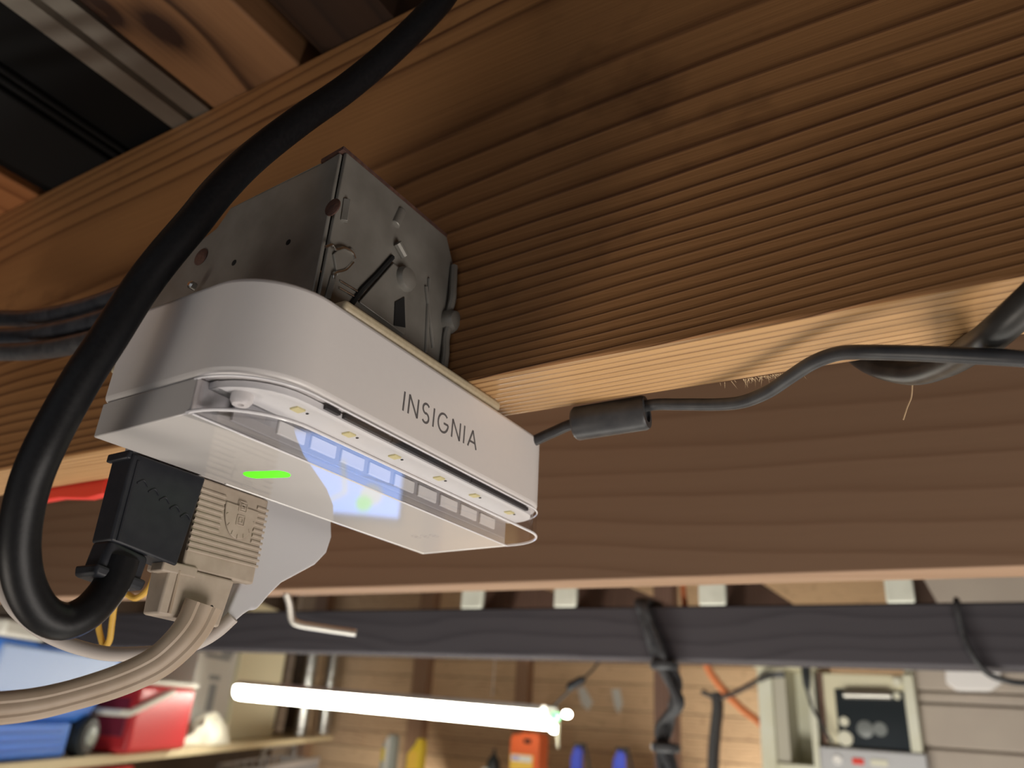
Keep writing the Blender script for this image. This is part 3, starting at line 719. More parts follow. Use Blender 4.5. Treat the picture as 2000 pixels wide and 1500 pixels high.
# cord with ferrite core
fe = empty('ferrite_cord', dep(1190, 815, .312)); tag(fe, 'thin black cord with cylindrical ferrite core under the joist', 'cord')
path = [(985, 890, .335), (1050, 858, .33), (1085, 842, .325), (1120, 828, .32), (1190, 815, .312), (1265, 792, .302), (1330, 790, .292), (1400, 790, .282), (1450, 785, .274), (1500, 765, .264), (1545, 735, .254), (1590, 707, .245), (1640, 690, .237), (1700, 688, .229), (1790, 690, .22), (1880, 694, .212), (1960, 698, .206), (2060, 704, .2)]
child(MB().tube([dep(*q) for q in path], .00235, 14, 6), 'cord', M['grey_cable'], fe)
c0, c1 = dep(1122, 828, .3145), dep(1264, 805, .3025); ax = (c1-c0)
child(MB().lathe(c0, ax, [(.0030, 0), (.0062, .0002), (.0070, .0012), (.0070, ax.length-.0012), (.0064, ax.length), (.0040, ax.length+.0001), (.0040, ax.length-.001), (.0026, ax.length-.001)], 28), 'ferrite_core', M['grey_cable'], fe)

# thick dusty cable looped under the joist
P = [Vector((.30, .205, .52)), Vector((.21, .195, .33)), Vector((.135, .186, .213)), Vector((.080, .188, .152)), Vector((.0455, .2005, .1245)), Vector((.0286, .2105, .1130)), dep(1950, 645, .208), dep(1900, 680, .232), dep(1850, 710, .260), dep(1800, 727, .283), dep(1760, 727, .298), dep(1715, 716, .315), dep(1678, 696, .33), dep(1655, 668, .342), dep(1642, 625, .352)]
o = MB().tube(P, .0046, 20, 8).build('thick_cable', M['dusty_cable'], loc=P[8]); tag(o, 'thick dusty dark cable looping under the joist at right', 'cable')
# dangling wood fibre
P = [dep(1782, 748, .29), dep(1780, 775, .29), dep(1772, 795, .29), dep(1764, 820, .29)]
o = MB().tube(P, .00028, 6, 4).build('dangling_fibre', M['thread'], loc=P[0]); tag(o, 'thin dry fibre dangling from the thick cable', 'fibre')

# bent rod hanging from the second joist
p0 = onY(561, 1150, .66); dd = p0.dot(Vector((W[0][2], W[1][2], W[2][2])))
P = [Vector((p0.x, .66, .1182)), dep(566, 1180, dd), dep(570, 1208, dd), dep(582, 1218, dd), dep(620, 1225, dd), dep(695, 1236, dd)]
o = MB().tube(P, .0042, 12, 5).build('bent_rod', M['zinc'], loc=P[0]); tag(o, 'bent pale metal rod hook hanging below the second joist', 'hook')

# ------------------------------------------------------------------ background: left shelf and what stands on it
sh = MB().box((-1.6, .0, -.035), (4.33, .55, 0), MS).build('long_shelf', M['pale_wood'], bevel=.003, loc=MS @ Vector((1, .25, -.02))); tag(sh, 'long pale wooden shelf holding the blue and red coolers', 'shelf')
sl = MB().box((-1.6, .05, -.80), (4.33, .55, -.77), MS).build('lower_shelf', M['plank_dark'], bevel=.003, loc=MS @ Vector((1, .25, -.78))); tag(sl, 'dark lower shelf under the long pale shelf', 'shelf')
def sp(px, off=0.0):                       # distance along the shelf's front edge where column px meets it
    best = None
    for k in range(-1200, 4600):
        s_ = k/1000; p = MS @ Vector((s_, off, 0))
        f_ = sum(p[i]*W[i][2] for i in range(3)); x_ = 1000 + F*sum(p[i]*W[i][0] for i in range(3))/f_
        e_ = abs(x_-px)
        if best is None or e_ < best[0]: best = (e_, s_)
    return best[1]
def slab(a, b): return MB().box(a, b, MS)
# blue cooler
cs = sp(188, .02)
bc = empty('wheeled_cooler', MS @ Vector((cs-.35, .2, 0))); tag(bc, 'large blue wheeled cooler with white lid at left', 'cooler')
child(MB().hull2([MS @ Vector(p) for p in ((cs-.75, .03, .11), (cs-.10, .03, .11), (cs-.10, .40, .11), (cs-.75, .40, .11))], [MS @ Vector(p) for p in ((cs-.78, .0, .35), (cs-.0, .0, .35), (cs-.0, .42, .35), (cs-.78, .42, .35))]), 'cooler_body', M['cooler_blue'], bc, bevel=.02, segs=3)
child(slab((cs-.76, -.004, .19), (cs-.055, .02, .335)), 'front_panel', M['cooler_pale'], bc, bevel=.01, label='pale blue front panel')
child(slab((cs-.75, .02, .002), (cs-.22, .40, .115)), 'lower_body', M['cooler_blue'], bc, bevel=.012)
for k in range(4):
    child(slab((cs-.72, .012, .018+.026*k), (cs-.25-.012*k, .022, .030+.026*k)), 'moulded_groove', M['cooler_blue'], bc, bevel=.003)
child(slab((cs-.79, -.012, .352), (cs+.0, .43, .402)), 'lid', M['cooler_white'], bc, bevel=.012, segs=3)
wm = empty('x'); bpy.data.objects.remove(wm)
wc = MS @ Vector((cs-.125, .0, .068))
wh = child(MB().lathe(wc, Nn, [(.03, -.006), (.055, -.006), (.068, .004), (.068, .05), (.055, .06)], 28), 'wheel', M['wheel'], bc)
child(MB().lathe(wc, -Nn, [(.034, .004), (.030, .012), (.01, .016)], 20), 'wheel_hub', M['hub'], bc)
# red cooler, front corner out over the shelf edge
r0, r1 = sp(246, -.05), sp(360, -.05)
rc = empty('red_cooler', MS @ Vector(((r0+r1)/2, .1, 0))); tag(rc, 'small red cooler with white handle beside the blue cooler', 'cooler')
child(slab((r0, -.05, .002), (r1, .30, .252)), 'cooler_body', M['cooler_red'], rc, bevel=.02, segs=3)
child(slab((r0-.008, -.056, .254), (r1+.008, .306, .276)), 'lid', M['cooler_white'], rc, bevel=.012, segs=3)
child(slab((r0-.006, -.02, .06), (r0+.004, .27, .20)), 'end_panel', M['cooler_red_dark'], rc, bevel=.006, label='maroon end panel')
def onS(px, py, off):
    r = ray(px, py); o_ = S0 + Nn*off; t = o_.dot(Nn)/r.dot(Nn); return r*t
h1 = onS(252, 1393, -.075); h0 = onS(338, 1352, -.070)
hp = [h0, h1, h1 + Nn*.02 - U*.02, h1 + Nn*.12 - U*.025]
child(MB().sweep(hp, circ(.013, 10)), 'handle', M['cooler_white'], rc)
# white printed carton, cream board, two ducts, cloth
c0, c1 = sp(352, .17), sp(432, .17)
ct = empty('appliance_carton', MS @ Vector(((c0+c1)/2, .15, 0))); tag(ct, 'pale grey printed carton between the red cooler and cream board', 'carton')
child(slab((c0, .17, .002), (c1, .45, .52)), 'carton', M['carton'], ct, bevel=.004)
for (t0, t1, z0_, z1_) in ((.35, .62, .31, .335), (.40, .58, .15, .29), (.12, .30, .04, .07), (.15, .8, .42, .44), (.55, .85, .445, .48)):
    child(slab((c0+(c1-c0)*t0, .167, z0_), (c0+(c1-c0)*t1, .171, z1_)), 'print', M['carton_print'], ct, smooth=False)
b0_, b1_ = sp(441, .17), sp(531, .17)
o = slab((b0_, .17, .002), (b1_, .45, .80)).build('cream_cabinet', M['cream'], bevel=.006, loc=MS @ Vector(((b0_+b1_)/2, .2, 0))); tag(o, 'tall cream painted cabinet standing on the shelf', 'cabinet')
for px, lb in ((590, 'shiny galvanised duct pipe on the shelf next to the cream cabinet'), (660, 'shiny galvanised duct pipe at the far end of the shelf')):
    s_ = sp(px, .14); b_ = MS @ Vector((s_, .16, .002))
    d_ = empty('duct_pipe', b_); tag(d_, lb, 'duct', 'duct pipes on the shelf')
    child(MB().cyl(b_, b_ + Vector((0, 0, .85)), .125, seg=32), 'pipe', M['duct'], d_)
    for zz in (.03, .42):
        child(MB().lathe(b_ + Vector((0, 0, zz)), (0, 0, 1), [(.125, 0), (.129, .005), (.129, .015), (.125, .02)], 32), 'pipe_bead', M['duct'], d_)
# cloth lump
s_ = sp(440, -.02); m_ = MB(); vs = []; fs = []
nu, nv = 18, 10
for i in range(nv+1):
    for j in range(nu):
        a = 2*math.pi*j/nu; e_ = math.pi/2*i/nv
        rr = 1 + .18*math.sin(3*a+2*e_) + .12*math.sin(5*a-3*e_)
        vs.append(MS @ Vector((s_+.24*rr*math.cos(a)*math.cos(e_), .07+.07*rr*math.sin(a)*math.cos(e_), .004+.13*math.sin(e_)*(1+.15*math.sin(4*a)))))
for i in range(nv):
    for j in range(nu): fs.append((i*nu+j, i*nu+(j+1) % nu, (i+1)*nu+(j+1) % nu, (i+1)*nu+j))
fs.append(tuple(reversed(range(nu))))
o = m_.add(vs, fs).build('crumpled_cloth', M['cloth'], loc=MS @ Vector((s_, .1, 0)), angle=60); tag(o, 'crumpled cream cloth lying on the shelf edge', 'cloth')
# grey slotted basket with arched handle, on the lower shelf
s0_, s1_ = sp(528, .06), sp(628, .06)
bk_ = empty('slotted_basket', MS @ Vector(((s0_+s1_)/2, .2, -.77))); tag(bk_, 'grey slotted plastic basket with arched handle under the shelf end', 'basket')
zt_ = -.165
m_ = MB()
for k in range(9):
    t = s0_+(s1_-s0_)*k/8; m_.box((t-.008, .055, -.768), (t+.008, .07, zt_), MS); m_.box((t-.008, .35, -.768), (t+.008, .365, zt_), MS)
for k in range(9):
    zz = -.768+(zt_+.768)*k/8; m_.box((s0_, .057, zz-.007), (s1_, .068, zz+.007), MS); m_.box((s0_, .352, zz-.007), (s1_, .363, zz+.007), MS)
for s__ in (s0_, s1_-.012):
    m_.box((s__, .06, -.768), (s__+.012, .36, zt_), MS)
child(m_, 'lattice', M['grey_grid'], bk_, smooth=False)
child(slab((s0_-.015, .045, zt_-.03), (s1_+.015, .075, zt_+.012)), 'rim', M['grey_grid'], bk_, bevel=.004)
w_ = s1_-s0_
hp = [MS @ Vector(p) for p in ((s0_+w_*.25, .20, zt_), (s0_+w_*.28, .20, zt_+.085), (s0_+w_*.35, .20, zt_+.10), (s0_+w_*.75, .20, zt_+.10), (s0_+w_*.82, .20, zt_+.085), (s0_+w_*.85, .20, zt_))]
child(MB().tube(hp, .017, 10, 5), 'handle', M['grey_grid'], bk_)
# amber box and red frame on the lower shelf
s_ = sp(507, .08)
o = slab((s_-.14, .08, -.768), (s_+.14, .3, -.22)).build('amber_box', M['label_o'], bevel=.005, loc=MS @ Vector((s_, .2, -.77))); tag(o, 'amber box standing left of the grey basket', 'box')
for px, lb, mm in ((212, 'red step stool frame under the red cooler', 'cooler_red'),):
    s_ = sp(215, .06); e_ = empty('red_stool', MS @ Vector((s_, .2, -.77))); tag(e_, lb, 'stool')
    for a, b in (((s_-.10, .06, -.768), (s_-.02, .08, -.07)), ((s_+.35, .06, -.768), (s_+.20, .08, -.07)), ((s_-.10, .40, -.768), (s_-.02, .36, -.07)), ((s_+.35, .40, -.768), (s_+.20, .36, -.07))):
        child(MB().sweep([MS @ Vector(a), MS @ Vector(b)], circ(.016, 10)), 'leg', M[mm], e_)
    child(slab((s_-.06, .06, -.085), (s_+.24, .38, -.06)), 'top', M[mm], e_, bevel=.006)

# ------------------------------------------------------------------ shop light
YL = 2.9
KL = YL/4.45
a = onY(466, 1352, YL); b = onY(1072, 1408, YL)
lf = empty('shop_light', (a+b)/2); tag(lf, 'long lit tube shop light hanging in front of the plank wall', 'light')
ax = (b-a); Lx = ax.length; ux = ax.normalized(); uz = Vector((0, 0, 1)); uz = (uz-ux*uz.dot(ux)).normalized(); uy = uz.cross(ux)
Lx /= KL
ML = Matrix(((ux.x*KL, uy.x*KL, uz.x*KL, a.x), (ux.y*KL, uy.y*KL, uz.y*KL, a.y), (ux.z*KL, uy.z*KL, uz.z*KL, a.z), (0, 0, 0, 1)))
hb = [(-.065, .052), (.065, .052), (.045, .085), (-.045, .085)]
child(MB().hull2([ML @ Vector((.02, y_, z_)) for y_, z_ in hb], [ML @ Vector((Lx-.03, y_, z_)) for y_, z_ in hb]), 'housing', M['housing'], lf, bevel=.004)
dif = [(.064*math.cos(t), .010+.066*math.sin(t)*.9) for t in [math.pi+math.pi*i/14 for i in range(15)]] + [(.064, .050), (-.064, .050)]
child(MB().hull2([ML @ Vector((.0, y_, z_)) for y_, z_ in dif], [ML @ Vector((Lx, y_, z_)) for y_, z_ in dif]), 'diffuser', M['tube'], lf, bevel=.012, segs=3)
child(MB().box((Lx, -.05, -.02), (Lx+.03, .05, .08), ML), 'end_cap', M['housing'], lf, bevel=.005)
for px, py, rr, mm in ((1082, 1424, .022, 'tube'), (1107, 1395, .020, 'tube'), (1085, 1400, .026, 'green_lit')):
    p = onY(px, py, YL-.03); rr *= KL
    child(MB().lathe(p + Vector((0, .02, 0)), (0, -1, 0), [(rr*.8, 0), (rr, .008), (rr, .03), (rr*.6, .04)], 16), 'indicator_lamp', M[mm], lf)
ch = [onY(1090, 1412, YL-.04), onY(1090, 1458, YL-.04)]
m_ = MB()
for k in range(12):
    p = ch[0].lerp(ch[1], k/11); m_.lathe(p - Vector((0, 0, .008)), (0, 0, 1), [(.003, 0), (.0065, .004), (.0065, .007), (.003, .011)], 8)
child(m_, 'pull_chain', M['chain'], lf)
child(MB().tube([onY(1072, 1392, YL), onY(1092, 1368, YL), onY(1125, 1338, YL), onY(1160, 1305, YL+.05), onY(1180, 1270, YL+.1), onY(1190, 1200, YL+.12)], .005, 8, 5), 'power_lead', M['grey_cable'], lf)
pa, pb = onY(1108, 1344, YL-.02), onY(1142, 1325, YL-.02)
child(MB().sweep([pa, pa.lerp(pb, .2), pa.lerp(pb, .8), pb], circ(.016, 12), scale=lambda t: .6 if t in (0, 1) else 1), 'inline_switch', M['black_plug'], lf)
for px in (560, 960):
    p = onY(px, 1350 + (px-466)*.0924-18, YL)
    child(MB().cyl(p + Vector((0, 0, .03)), Vector((p.x, p.y, 1.74)), .002, seg=6), 'hanging_wire', M['zinc'], lf)

# two pale scraps pinned on the wall
for pts, lb in (([(1128, 1345), (1140, 1340), (1158, 1372), (1148, 1388), (1135, 1375)], 'pale scrap pinned to the plank wall beside the shop light'), ([(1194, 1346), (1210, 1345), (1216, 1375), (1208, 1394), (1200, 1380)], 'narrow pale scrap pinned to the plank wall near the dark post')):
    P = [onY(px, py, YW-.012) for px, py in pts]
    o = MB().hull2(P, [p + Vector((0, .006, 0)) for p in P]).build('paper_scrap', M['carton'], loc=P[0]); tag(o, lb, 'paper', 'scraps on the plank wall')

# ------------------------------------------------------------------ back shelf with bottles
ZS = -.46
YS = 4.55
bs = MB().box((onY(690, 1500, YS).x, YS-.16, ZS-.03), (onY(1275, 1500, YS).x, YW-.10, ZS)).build('wall_shelf', M['pale_wood'], bevel=.003, loc=(-2.7, YS, ZS)); tag(bs, 'narrow wooden wall shelf carrying bottles below the shop light', 'shelf')
def bottle(px, top, w, dpt, prof, mt, name, label, cat='bottle', lean=0, extra=None, grp=None):
    c = onY(px, 1490, YS).x; zt_ = onY(px, top, YS).z; h = zt_-ZS
    e = empty(name, (c, YS, ZS)); tag(e, label, cat, grp)
    P = [(c + q[0]*w/2, ZS+.001+q[1]*h) for q in prof]
    A = [Vector((x_, YS-dpt/2, z_)) for x_, z_ in P]; B = [Vector((x_, YS+dpt/2, z_)) for x_, z_ in P]
    child(MB().hull2(A, B), 'bottle_body', M[mt], e, bevel=.010, segs=3)
    if extra: extra(e, c, zt_, h, w, dpt)
    return e
def ex_silver(e, c, zt_, h, w, d):
    child(MB().box((c-.008, YS-d/2-.008, ZS+h*.2), (c+.018, YS-d/2+.002, zt_-.02)), 'side_strip', M['label_w'], e, bevel=.003, label='pale strip')
    child(MB().box((c-w*.42, YS-d/2-.003, ZS+h*.45), (c-.012, YS-d/2+.002, ZS+h*.72)), 'printed_label', M['label_y'], e, label='yellow patch of print')
bottle(759, 1434, .105, .07, [(-1, 0), (1, 0), (1, .90), (.75, 1), (.05, 1), (-.35, .92), (-1, .72)], 'silver_bottle', 'oil_bottle', 'grey motor oil bottle beside the yellow one', extra=ex_silver)
def ex_yellow(e, c, zt_, h, w, d):
    child(MB().box((c-w*.32, YS-d/2-.003, ZS+h*.2), (c+w*.30, YS-d/2+.002, ZS+h*.72)), 'printed_label', M['label_o'], e, label='orange tinted label')
bottle(812, 1441, .112, .07, [(-1, 0), (1, 0), (1, .82), (.85, .97), (.6, 1), (.25, .98), (.1, .88), (-1, .66)], 'yellow', 'oil_bottle', 'yellow motor oil bottle with slanted shoulder', extra=ex_yellow)
def ex_jug(e, c, zt_, h, w, d):
    child(MB().box((c-w*.02, YS-d/2-.004, zt_-.062), (c+w*.22, YS-d/2+.002, zt_-.038)), 'grip_hole', M['hole'], e, bevel=.002)
    child(MB().box((c-w*.46, YS-d/2-.004, ZS+h*.25), (c+w*.32, YS-d/2+.002, zt_-.125)), 'printed_label', M['label_o'], e, label='amber label')
    child(MB().box((c-w*.42, YS-d/2-.006, zt_-.165), (c+w*.28, YS-d/2+.001, zt_-.130)), 'label_band', M['label_w'], e, label='white band of print')
    child(MB().box((c-w*.40, YS-d/2-.007, zt_-.155), (c-w*.15, YS-d/2+.001, zt_-.138)), 'label_word', M['label_p'], e, label='violet print')
bottle(1032, 1430, .205, .12, [(-1, 0), (1, 0), (1, .93), (.85, 1), (-.25, 1), (-.3, .97), (-.85, .96), (-1, .88)], 'orange', 'fluid_jug', 'large orange red fluid jug with amber label', 'jug', extra=ex_jug)
e = empty('spray_bottle', (onY(964, 1490, YS).x, YS, ZS)); tag(e, 'dark conical bottle standing left of the orange jug', 'bottle')
p = Vector((onY(964, 1490, YS).x, YS, ZS+.001)); ht = onY(966, 1462, YS).z-ZS
child(MB().lathe(p, (0, 0, 1), [(.045, 0), (.046, .02), (.046, ht*.62), (.038, ht*.75), (.016, ht*.86), (.010, ht*.9), (.007, ht)], 18), 'bottle_body', M['wheel'], e)
child(MB().lathe(p + Vector((-.03, -.03, ht*.55)), (0, 0, 1), [(.03, 0), (.03, .01)], 12), 'pink_band', M['label_w'], e)
for px, lb in ((1127, 'blue handled tool beside the orange jug'), (1210, 'blue handled tool next to the dark post')):
    c = onY(px, 1490, YS); t0 = onY(px, 1457 if px < 1200 else 1465, YS)
    e = empty('blue_clamp', (c.x, YS, ZS)); tag(e, lb, 'tool', 'blue handled tools on the wall shelf')
    P = [(c.x-.036, ZS+.001), (c.x+.034, ZS+.001), (c.x+.036, t0.z-.02), (c.x+.02, t0.z), (c.x-.01, t0.z), (c.x-.035, t0.z-.06)]
    child(MB().hull2([Vector((x_, YS-.02, z_)) for x_, z_ in P], [Vector((x_, YS+.02, z_)) for x_, z_ in P]), 'grip', M['blue'], e, bevel=.008, segs=3)
    child(MB().box((c.x-.02, YS-.015, t0.z-.004), (c.x+.055, YS+.015, t0.z+.016)), 'jaw', M['wheel'], e, bevel=.004)
    child(MB().tube([Vector((c.x+.05, YS, t0.z)), Vector((c.x+.07, YS, t0.z-.06)), Vector((c.x+.085, YS, t0.z-.15)), Vector((c.x+.08, YS, ZS+.05))], .008, 8, 5), 'lever', M['wheel'], e)

# ------------------------------------------------------------------ dark post, hanging cables
YP = 4.2
a = onY(1277, 1400, YP).x; b = onY(1318, 1400, YP).x
o = MB().box((a, YP, FL), (b, YP+.09, 1.74)).build('dark_post', M['post'], bevel=.004, loc=((a+b)/2, YP, 0)); tag(o, 'brown wooden post behind the bundle of hanging cables', 'post')
cb = empty('cable_bundle', onY(1255, 1175, 1.40)); tag(cb, 'bundle of dark cables draped over the beam in front of the post', 'cables')
for k in range(6):
    j = lambda s_: random.uniform(-s_, s_)
    P = [Vector((onY(1252, 1175, 1.42).x+j(.012), YB+.05, .216+.006)), onY(1252+j(7), 1176, YB-.012+j(.006)), onY(1268+j(7), 1225, YB-.014+j(.006)), onY(1286+j(9), 1280, YB-.016+j(.01)), onY(1312+j(13), 1330, YB-.01+j(.012)), onY(1318+j(14), 1375, YB+j(.015)), onY(1298+j(12), 1420, YB+j(.015)), onY(1300+j(12), 1480, YB+j(.015)), onY(1310+j(14), 1560, YB+j(.015)), onY(1305+j(14), 1700, YB+j(.015))]
    child(MB().tube(P, .0075, 8, 5), 'cable', M['grey_cable'], cb)
for (py, px) in ((1300, 1297), (1460, 1300)):
    p = onY(px, py, YB-.005); child(MB().lathe(p-Vector((0, 0, .008)), (0, 0, 1), [(.022, 0), (.026, .004), (.026, .012), (.022, .016)], 16), 'cable_tie', M['grey_cable'], cb)
YC = 4.0
o = MB().tube([onY(1398, 1352, YC), onY(1402, 1380, YC), onY(1397, 1430, YC), onY(1393, 1490, YC), onY(1392, 1600, YC), onY(1392, 1750, YC)], .028, 10, 5).build('grey_hose', M['grey_cable'], loc=onY(1400, 1400, YC)); tag(o, 'grey hose hanging straight down right of the cable bundle', 'hose')
o = MB().tube([onY(1375, 1275, YC-.1), onY(1385, 1310, YC-.1), onY(1415, 1350, YC-.1), onY(1450, 1385, YC-.1), onY(1492, 1420, YC-.1), onY(1520, 1480, YC-.1), onY(1535, 1600, YC-.1)], .018, 10, 5).build('extension_lead', M['orange_cord'], loc=onY(1415, 1350, YC-.1)); tag(o, 'orange cord hanging diagonally before the plank wall', 'cord')
o = MB().tube([onY(1370, 1350, YC+.05), onY(1398, 1362, YC+.05), onY(1430, 1355, 3.75), onY(1468, 1336, 3.4), onY(1500, 1320, 3.25), onY(1532, 1317, 3.24)], .012, 8, 5).build('black_lead', M['grey_cable'], loc=onY(1430, 1355, YC)); tag(o, 'black lead running from the grey hose to the white cabinet', 'cord')

# ------------------------------------------------------------------ right hand side: white open cabinet, oven, silver machine, door
YQ = 3.3
def q(px, py, Y=YQ): return onY(px, py, Y)
x0, x1 = q(1488, 1490).x, q(1604, 1490).x
zb_, zt_ = q(1550, 1492).z, .36
wcb = empty('open_cabinet', ((x0+x1)/2, YQ+.15, FL)); tag(wcb, 'narrow white open fronted cabinet left of the oven', 'cabinet')
fw = (x1-x0)
child(MB().box((x0, YQ, FL+.002), (x0+fw*.26, YQ+.30, zt_)), 'side_panel', M['white_cab'], wcb, bevel=.003)
child(MB().box((x1-fw*.12, YQ, FL+.002), (x1, YQ+.30, zt_)), 'side_panel', M['white_cab'], wcb, bevel=.003)
child(MB().box((x0+fw*.26, YQ+.20, zb_), (x1-fw*.12, YQ+.30, zt_)), 'back_panel', M['white_cab'], wcb)
child(MB().box((x0+fw*.26, YQ+.02, zb_), (x0+fw*.48, YQ+.20, zt_-.06)), 'shade_block', M['recess_shade'], wcb, bevel=.003, label='grey block painted as recess shade')  # grey block stands in for the shade inside the cabinet recess
child(MB().box((x0+fw*.26, YQ+.005, FL+.002), (x1-fw*.12, YQ+.29, zb_)), 'base_panel', M['white_cab'], wcb, bevel=.003)
child(MB().box((x0-.01, YQ-.01, .245), (x1+.01, YQ+.31, .275)), 'top_board', M['cream'], wcb, bevel=.003)
# black pear shaped plug and lead hanging in it
P = [q(1573, 1300, YQ-.06), q(1574, 1325, YQ-.06), q(1577, 1352, YQ-.06), q(1588, 1385, YQ-.06), q(1602, 1408, YQ-.06), q(1614, 1432, YQ-.06), q(1626, 1450, YQ-.05)]
e = empty('hanging_plug', P[0]); tag(e, 'black plug with thin lead dangling before the white cabinet', 'plug')
child(MB().tube(P, .0055, 8, 5), 'lead', M['grey_cable'], e)
child(MB().sweep([P[0], P[0].lerp(P[2], .35), P[0].lerp(P[2], .75), P[2]], circ(.016, 12), scale=lambda t: 1.0 if t < .5 else (.8 if t < .9 else .3)), 'plug_body', M['wheel'], e)
# silver machine
zs = q(1700, 1464).z
s0_, s1_ = q(1603, 1470).x, q(1812, 1480).x
sm = empty('silver_machine', ((s0_+s1_)/2, YQ+.2, FL)); tag(sm, 'silver topped machine cabinet carrying the dark oven', 'appliance')
child(MB().box((s0_, YQ-.03, FL+.002), (s1_, YQ+.40, zs)), 'cabinet', M['silver'], sm, bevel=.006)
p = q(1636, 1484, YQ-.031)
child(MB().lathe(p, (0, -1, 0), [(.013, 0), (.016, .002), (.016, .006), (.011, .007), (.009, .002)], 20), 'ring_knob', M['label_w'], sm, label='white ring')
a, b = q(1664, 1480, YQ-.031), q(1688, 1494, YQ-.031)
child(MB().box((a.x, YQ-.034, b.z), (b.x, YQ-.029, a.z)), 'red_badge', M['red'], sm, bevel=.001, label='small red badge')
a, b = q(1700, 1482, YQ-.031), q(1735, 1498, YQ-.031)
child(MB().box((a.x, YQ-.034, b.z), (b.x, YQ-.029, a.z)), 'cream_badge', M['disc'], sm, bevel=.001)
# oven
o0, o1 = q(1612, 1400).x, q(1792, 1400).x
zo = q(1700, 1462).z; zo1 = q(1700, 1316).z
ov_ = empty('toaster_oven', ((o0+o1)/2, YQ+.15, zs)); tag(ov_, 'cream framed oven with dark glass door standing on the silver machine', 'oven')
child(MB().box((o0, YQ, zs+.001), (o1, YQ+.32, zo1)), 'case', M['cream'], ov_, bevel=.006)
child(MB().box((o0-.012, YQ-.006, zs+.001), (o0, YQ+.30, zo1)), 'side_trim', M['post'], ov_)
a, b = q(1630, 1346, YQ-.002), q(1782, 1464, YQ-.002)
child(MB().box((a.x, YQ-.010, zs+.004), (b.x, YQ+.002, a.z)), 'glass_door', M['door_glass'], ov_, bevel=.003, label='dark glass door')
child(MB().box((b.x-.002, YQ-.022, zs+.002), (b.x+.034, YQ+.04, zo1)), 'door_trim', M['white_cab'], ov_, bevel=.004)
a, b = q(1648, 1357, YQ-.035), q(1740, 1359, YQ-.035)
child(MB().sweep([a, b], circ(.012, 12)), 'tube_reflection', M['zinc'], ov_)  # pale bar stands in for the tube light mirrored in the glass
for px, py, rr, mm, tt in ((1649, 1409, .0165, 'disc', .006), (1651, 1442, .0265, 'disc', .006), (1690, 1424, .029, 'disc_grey', .004), (1719, 1424, .024, 'disc_grey', .005), (1752, 1359, .013, 'disc', .01), (1752, 1332, .016, 'disc', .01)):
    p = q(px, py, YQ-.010)
    child(MB().lathe(p, (0, -1, 0), [(rr, 0), (rr, tt*.6), (rr*.9, tt)], 24), 'round_disc' if py > 1400 else 'knob', M[mm], ov_)  # cream and grey discs set on the oven front
# sectional door at right
g0 = q(1795, 1400).x
dr = MB().box((g0, YQ+.06, FL), (3.55, YQ+.10, .62)).build('door_1', M['door_panel'], smooth=False, loc=((g0+2)/2, YQ+.08, 0)); tag(dr, kind='structure')
zz = .62; k = 0
edges = [q(1900, 1352).z, q(1900, 1376).z, q(1900, 1466).z]
zs_ = [.61] + edges
while zs_[-1] > FL+.3: zs_.append(zs_[-1]-.30)
zs_[-1] = FL+.01
for k in range(len(zs_)-1):
    y_ = YQ+.03 + (.008 if k % 2 else 0)
    o = MB().box((g0+.002, y_, zs_[k+1]+.003), (3.5, YQ+.062, zs_[k]-.003)).build('door_panel', M['door_panel'], dr, bevel=.006); o.location = -dr.location
o = MB().box((g0-.03, YQ+.0, FL+.002), (g0, YQ+.06, .62)).build('door_edge', M['white_cab'], dr, bevel=.004); o.location = -dr.location
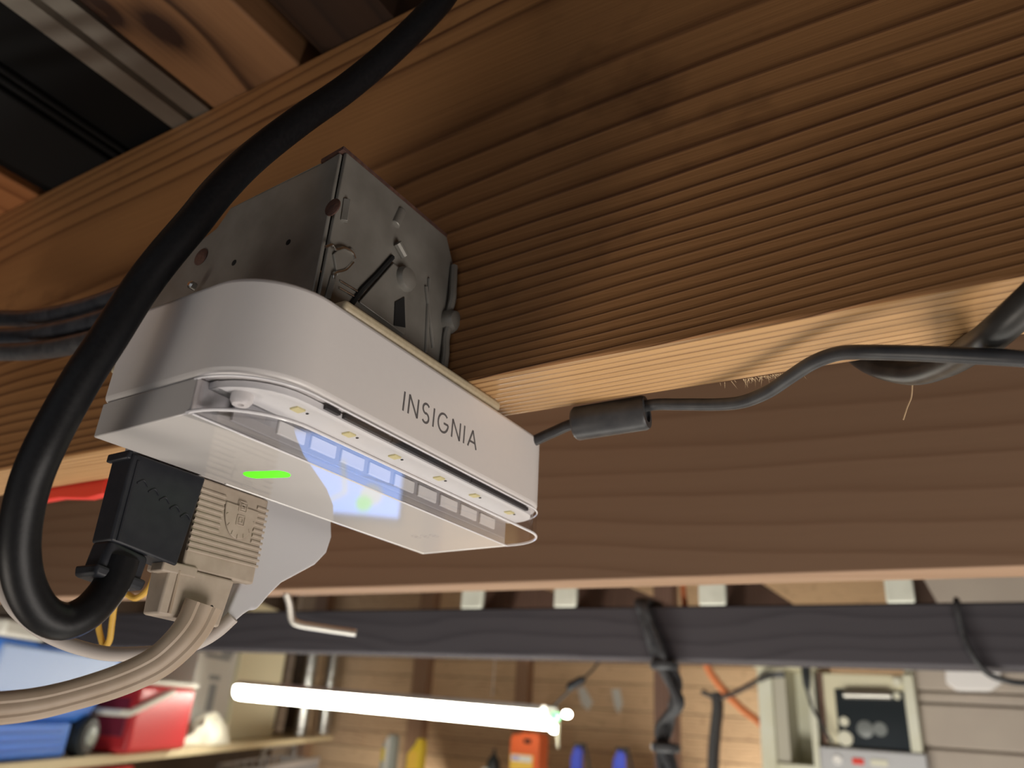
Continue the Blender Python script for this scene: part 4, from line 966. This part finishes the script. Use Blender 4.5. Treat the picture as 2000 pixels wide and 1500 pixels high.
# white octagonal cover on the door head
c = q(1902, 1322, YQ-.03); pts = [q(1845, 1312, YQ-.03), q(1847, 1334, YQ-.03), q(1868, 1349, YQ-.03), q(1935, 1350, YQ-.03), q(1958, 1333, YQ-.03), q(1950, 1290, YQ-.03), q(1850, 1290, YQ-.03)]
o = MB().hull2(pts, [p + Vector((0, .058, 0)) for p in pts]).build('angular_cover', M['white_lamp'], bevel=.008, segs=3, loc=c); tag(o, 'white angular cover fixed on the beige door', 'cover')
P = [Vector((onY(1868, 1170, YB).x, YB+.03, .220)), onY(1868, 1176, YB-.008), onY(1880, 1235, YB-.008), onY(1900, 1280, YB-.01), onY(1925, 1312, YB-.005), onY(1960, 1328, YB), onY(2010, 1334, YB+.02), onY(2080, 1320, YB+.03)]
o = MB().tube(P, .0045, 8, 6).build('black_wire', M['grey_cable'], loc=P[2]); tag(o, 'thin black wire sagging below the dark beam at right', 'wire')
p0 = onY(1322, 1170, YB-.006)
P = [Vector((p0.x, YB+.04, .2175)), Vector((p0.x, YB+.03, .26)), Vector((p0.x+.004, YB+.03, .40))]
o = MB().tube(P, .006, 8, 5).build('orange_wire', M['orange_cord'], loc=P[0]); tag(o, 'short orange wire rising behind the dark beam', 'wire')

# ------------------------------------------------------------------ workbench with a monitor below the picture (seen mirrored in the glossy cover)
bn = empty('workbench', (-2.5, 2.5, FL)); tag(bn, 'plain pale wooden workbench carrying the blue monitor', 'workbench')
MQ = Matrix.Translation((-1.55, 1.62, -.98)) @ Matrix.Rotation(math.radians(43), 4, 'Z')
child(MB().box((-.7, -.30, -.04), (.7, .35, 0), MQ), 'top', M['pale_wood'], bn, bevel=.003)
for sx in (-.65, .58):
    for sy in (-.25, .25):
        child(MB().box((sx, sy, FL+.98), (sx+.07, sy+.07, -.041), MQ), 'leg', M['stud'], bn)
mo = empty('monitor', MQ @ Vector((0, .1, 0))); tag(mo, 'computer monitor with blue picture on the workbench', 'monitor')
child(MB().box((-.315, .10, .20), (.165, .14, .48), MQ), 'case', M['black_case'], mo, bevel=.005)
child(MB().box((-.30, .097, .215), (.15, .101, .465), MQ), 'screen', M['screen'], mo, smooth=False)
child(MB().box((-.03, .12, .01), (.03, .16, .20), MQ), 'stand', M['black_case'], mo)
child(MB().box((-.12, .03, .001), (.12, .22, .012), MQ), 'base', M['black_case'], mo, bevel=.003)
child(MB().sweep([MQ @ Vector(p) for p in ((-.10, .096, .455), (-.02, .096, .40), (-.04, .096, .30))], circ(.008, 8)), 'screen_shape', M['screen_w'], mo)
child(MB().lathe(MQ @ Vector((.06, .0965, .40)), (MQ.to_3x3() @ Vector((0, -1, 0))), [(.035, 0), (.035, .001)], 20), 'screen_shape', M['screen_w'], mo)
child(MB().lathe(MQ @ Vector((.04, .0955, .43)), (MQ.to_3x3() @ Vector((0, -1, 0))), [(.025, 0), (.025, .001)], 20), 'screen_shape', M['screen_g'], mo)
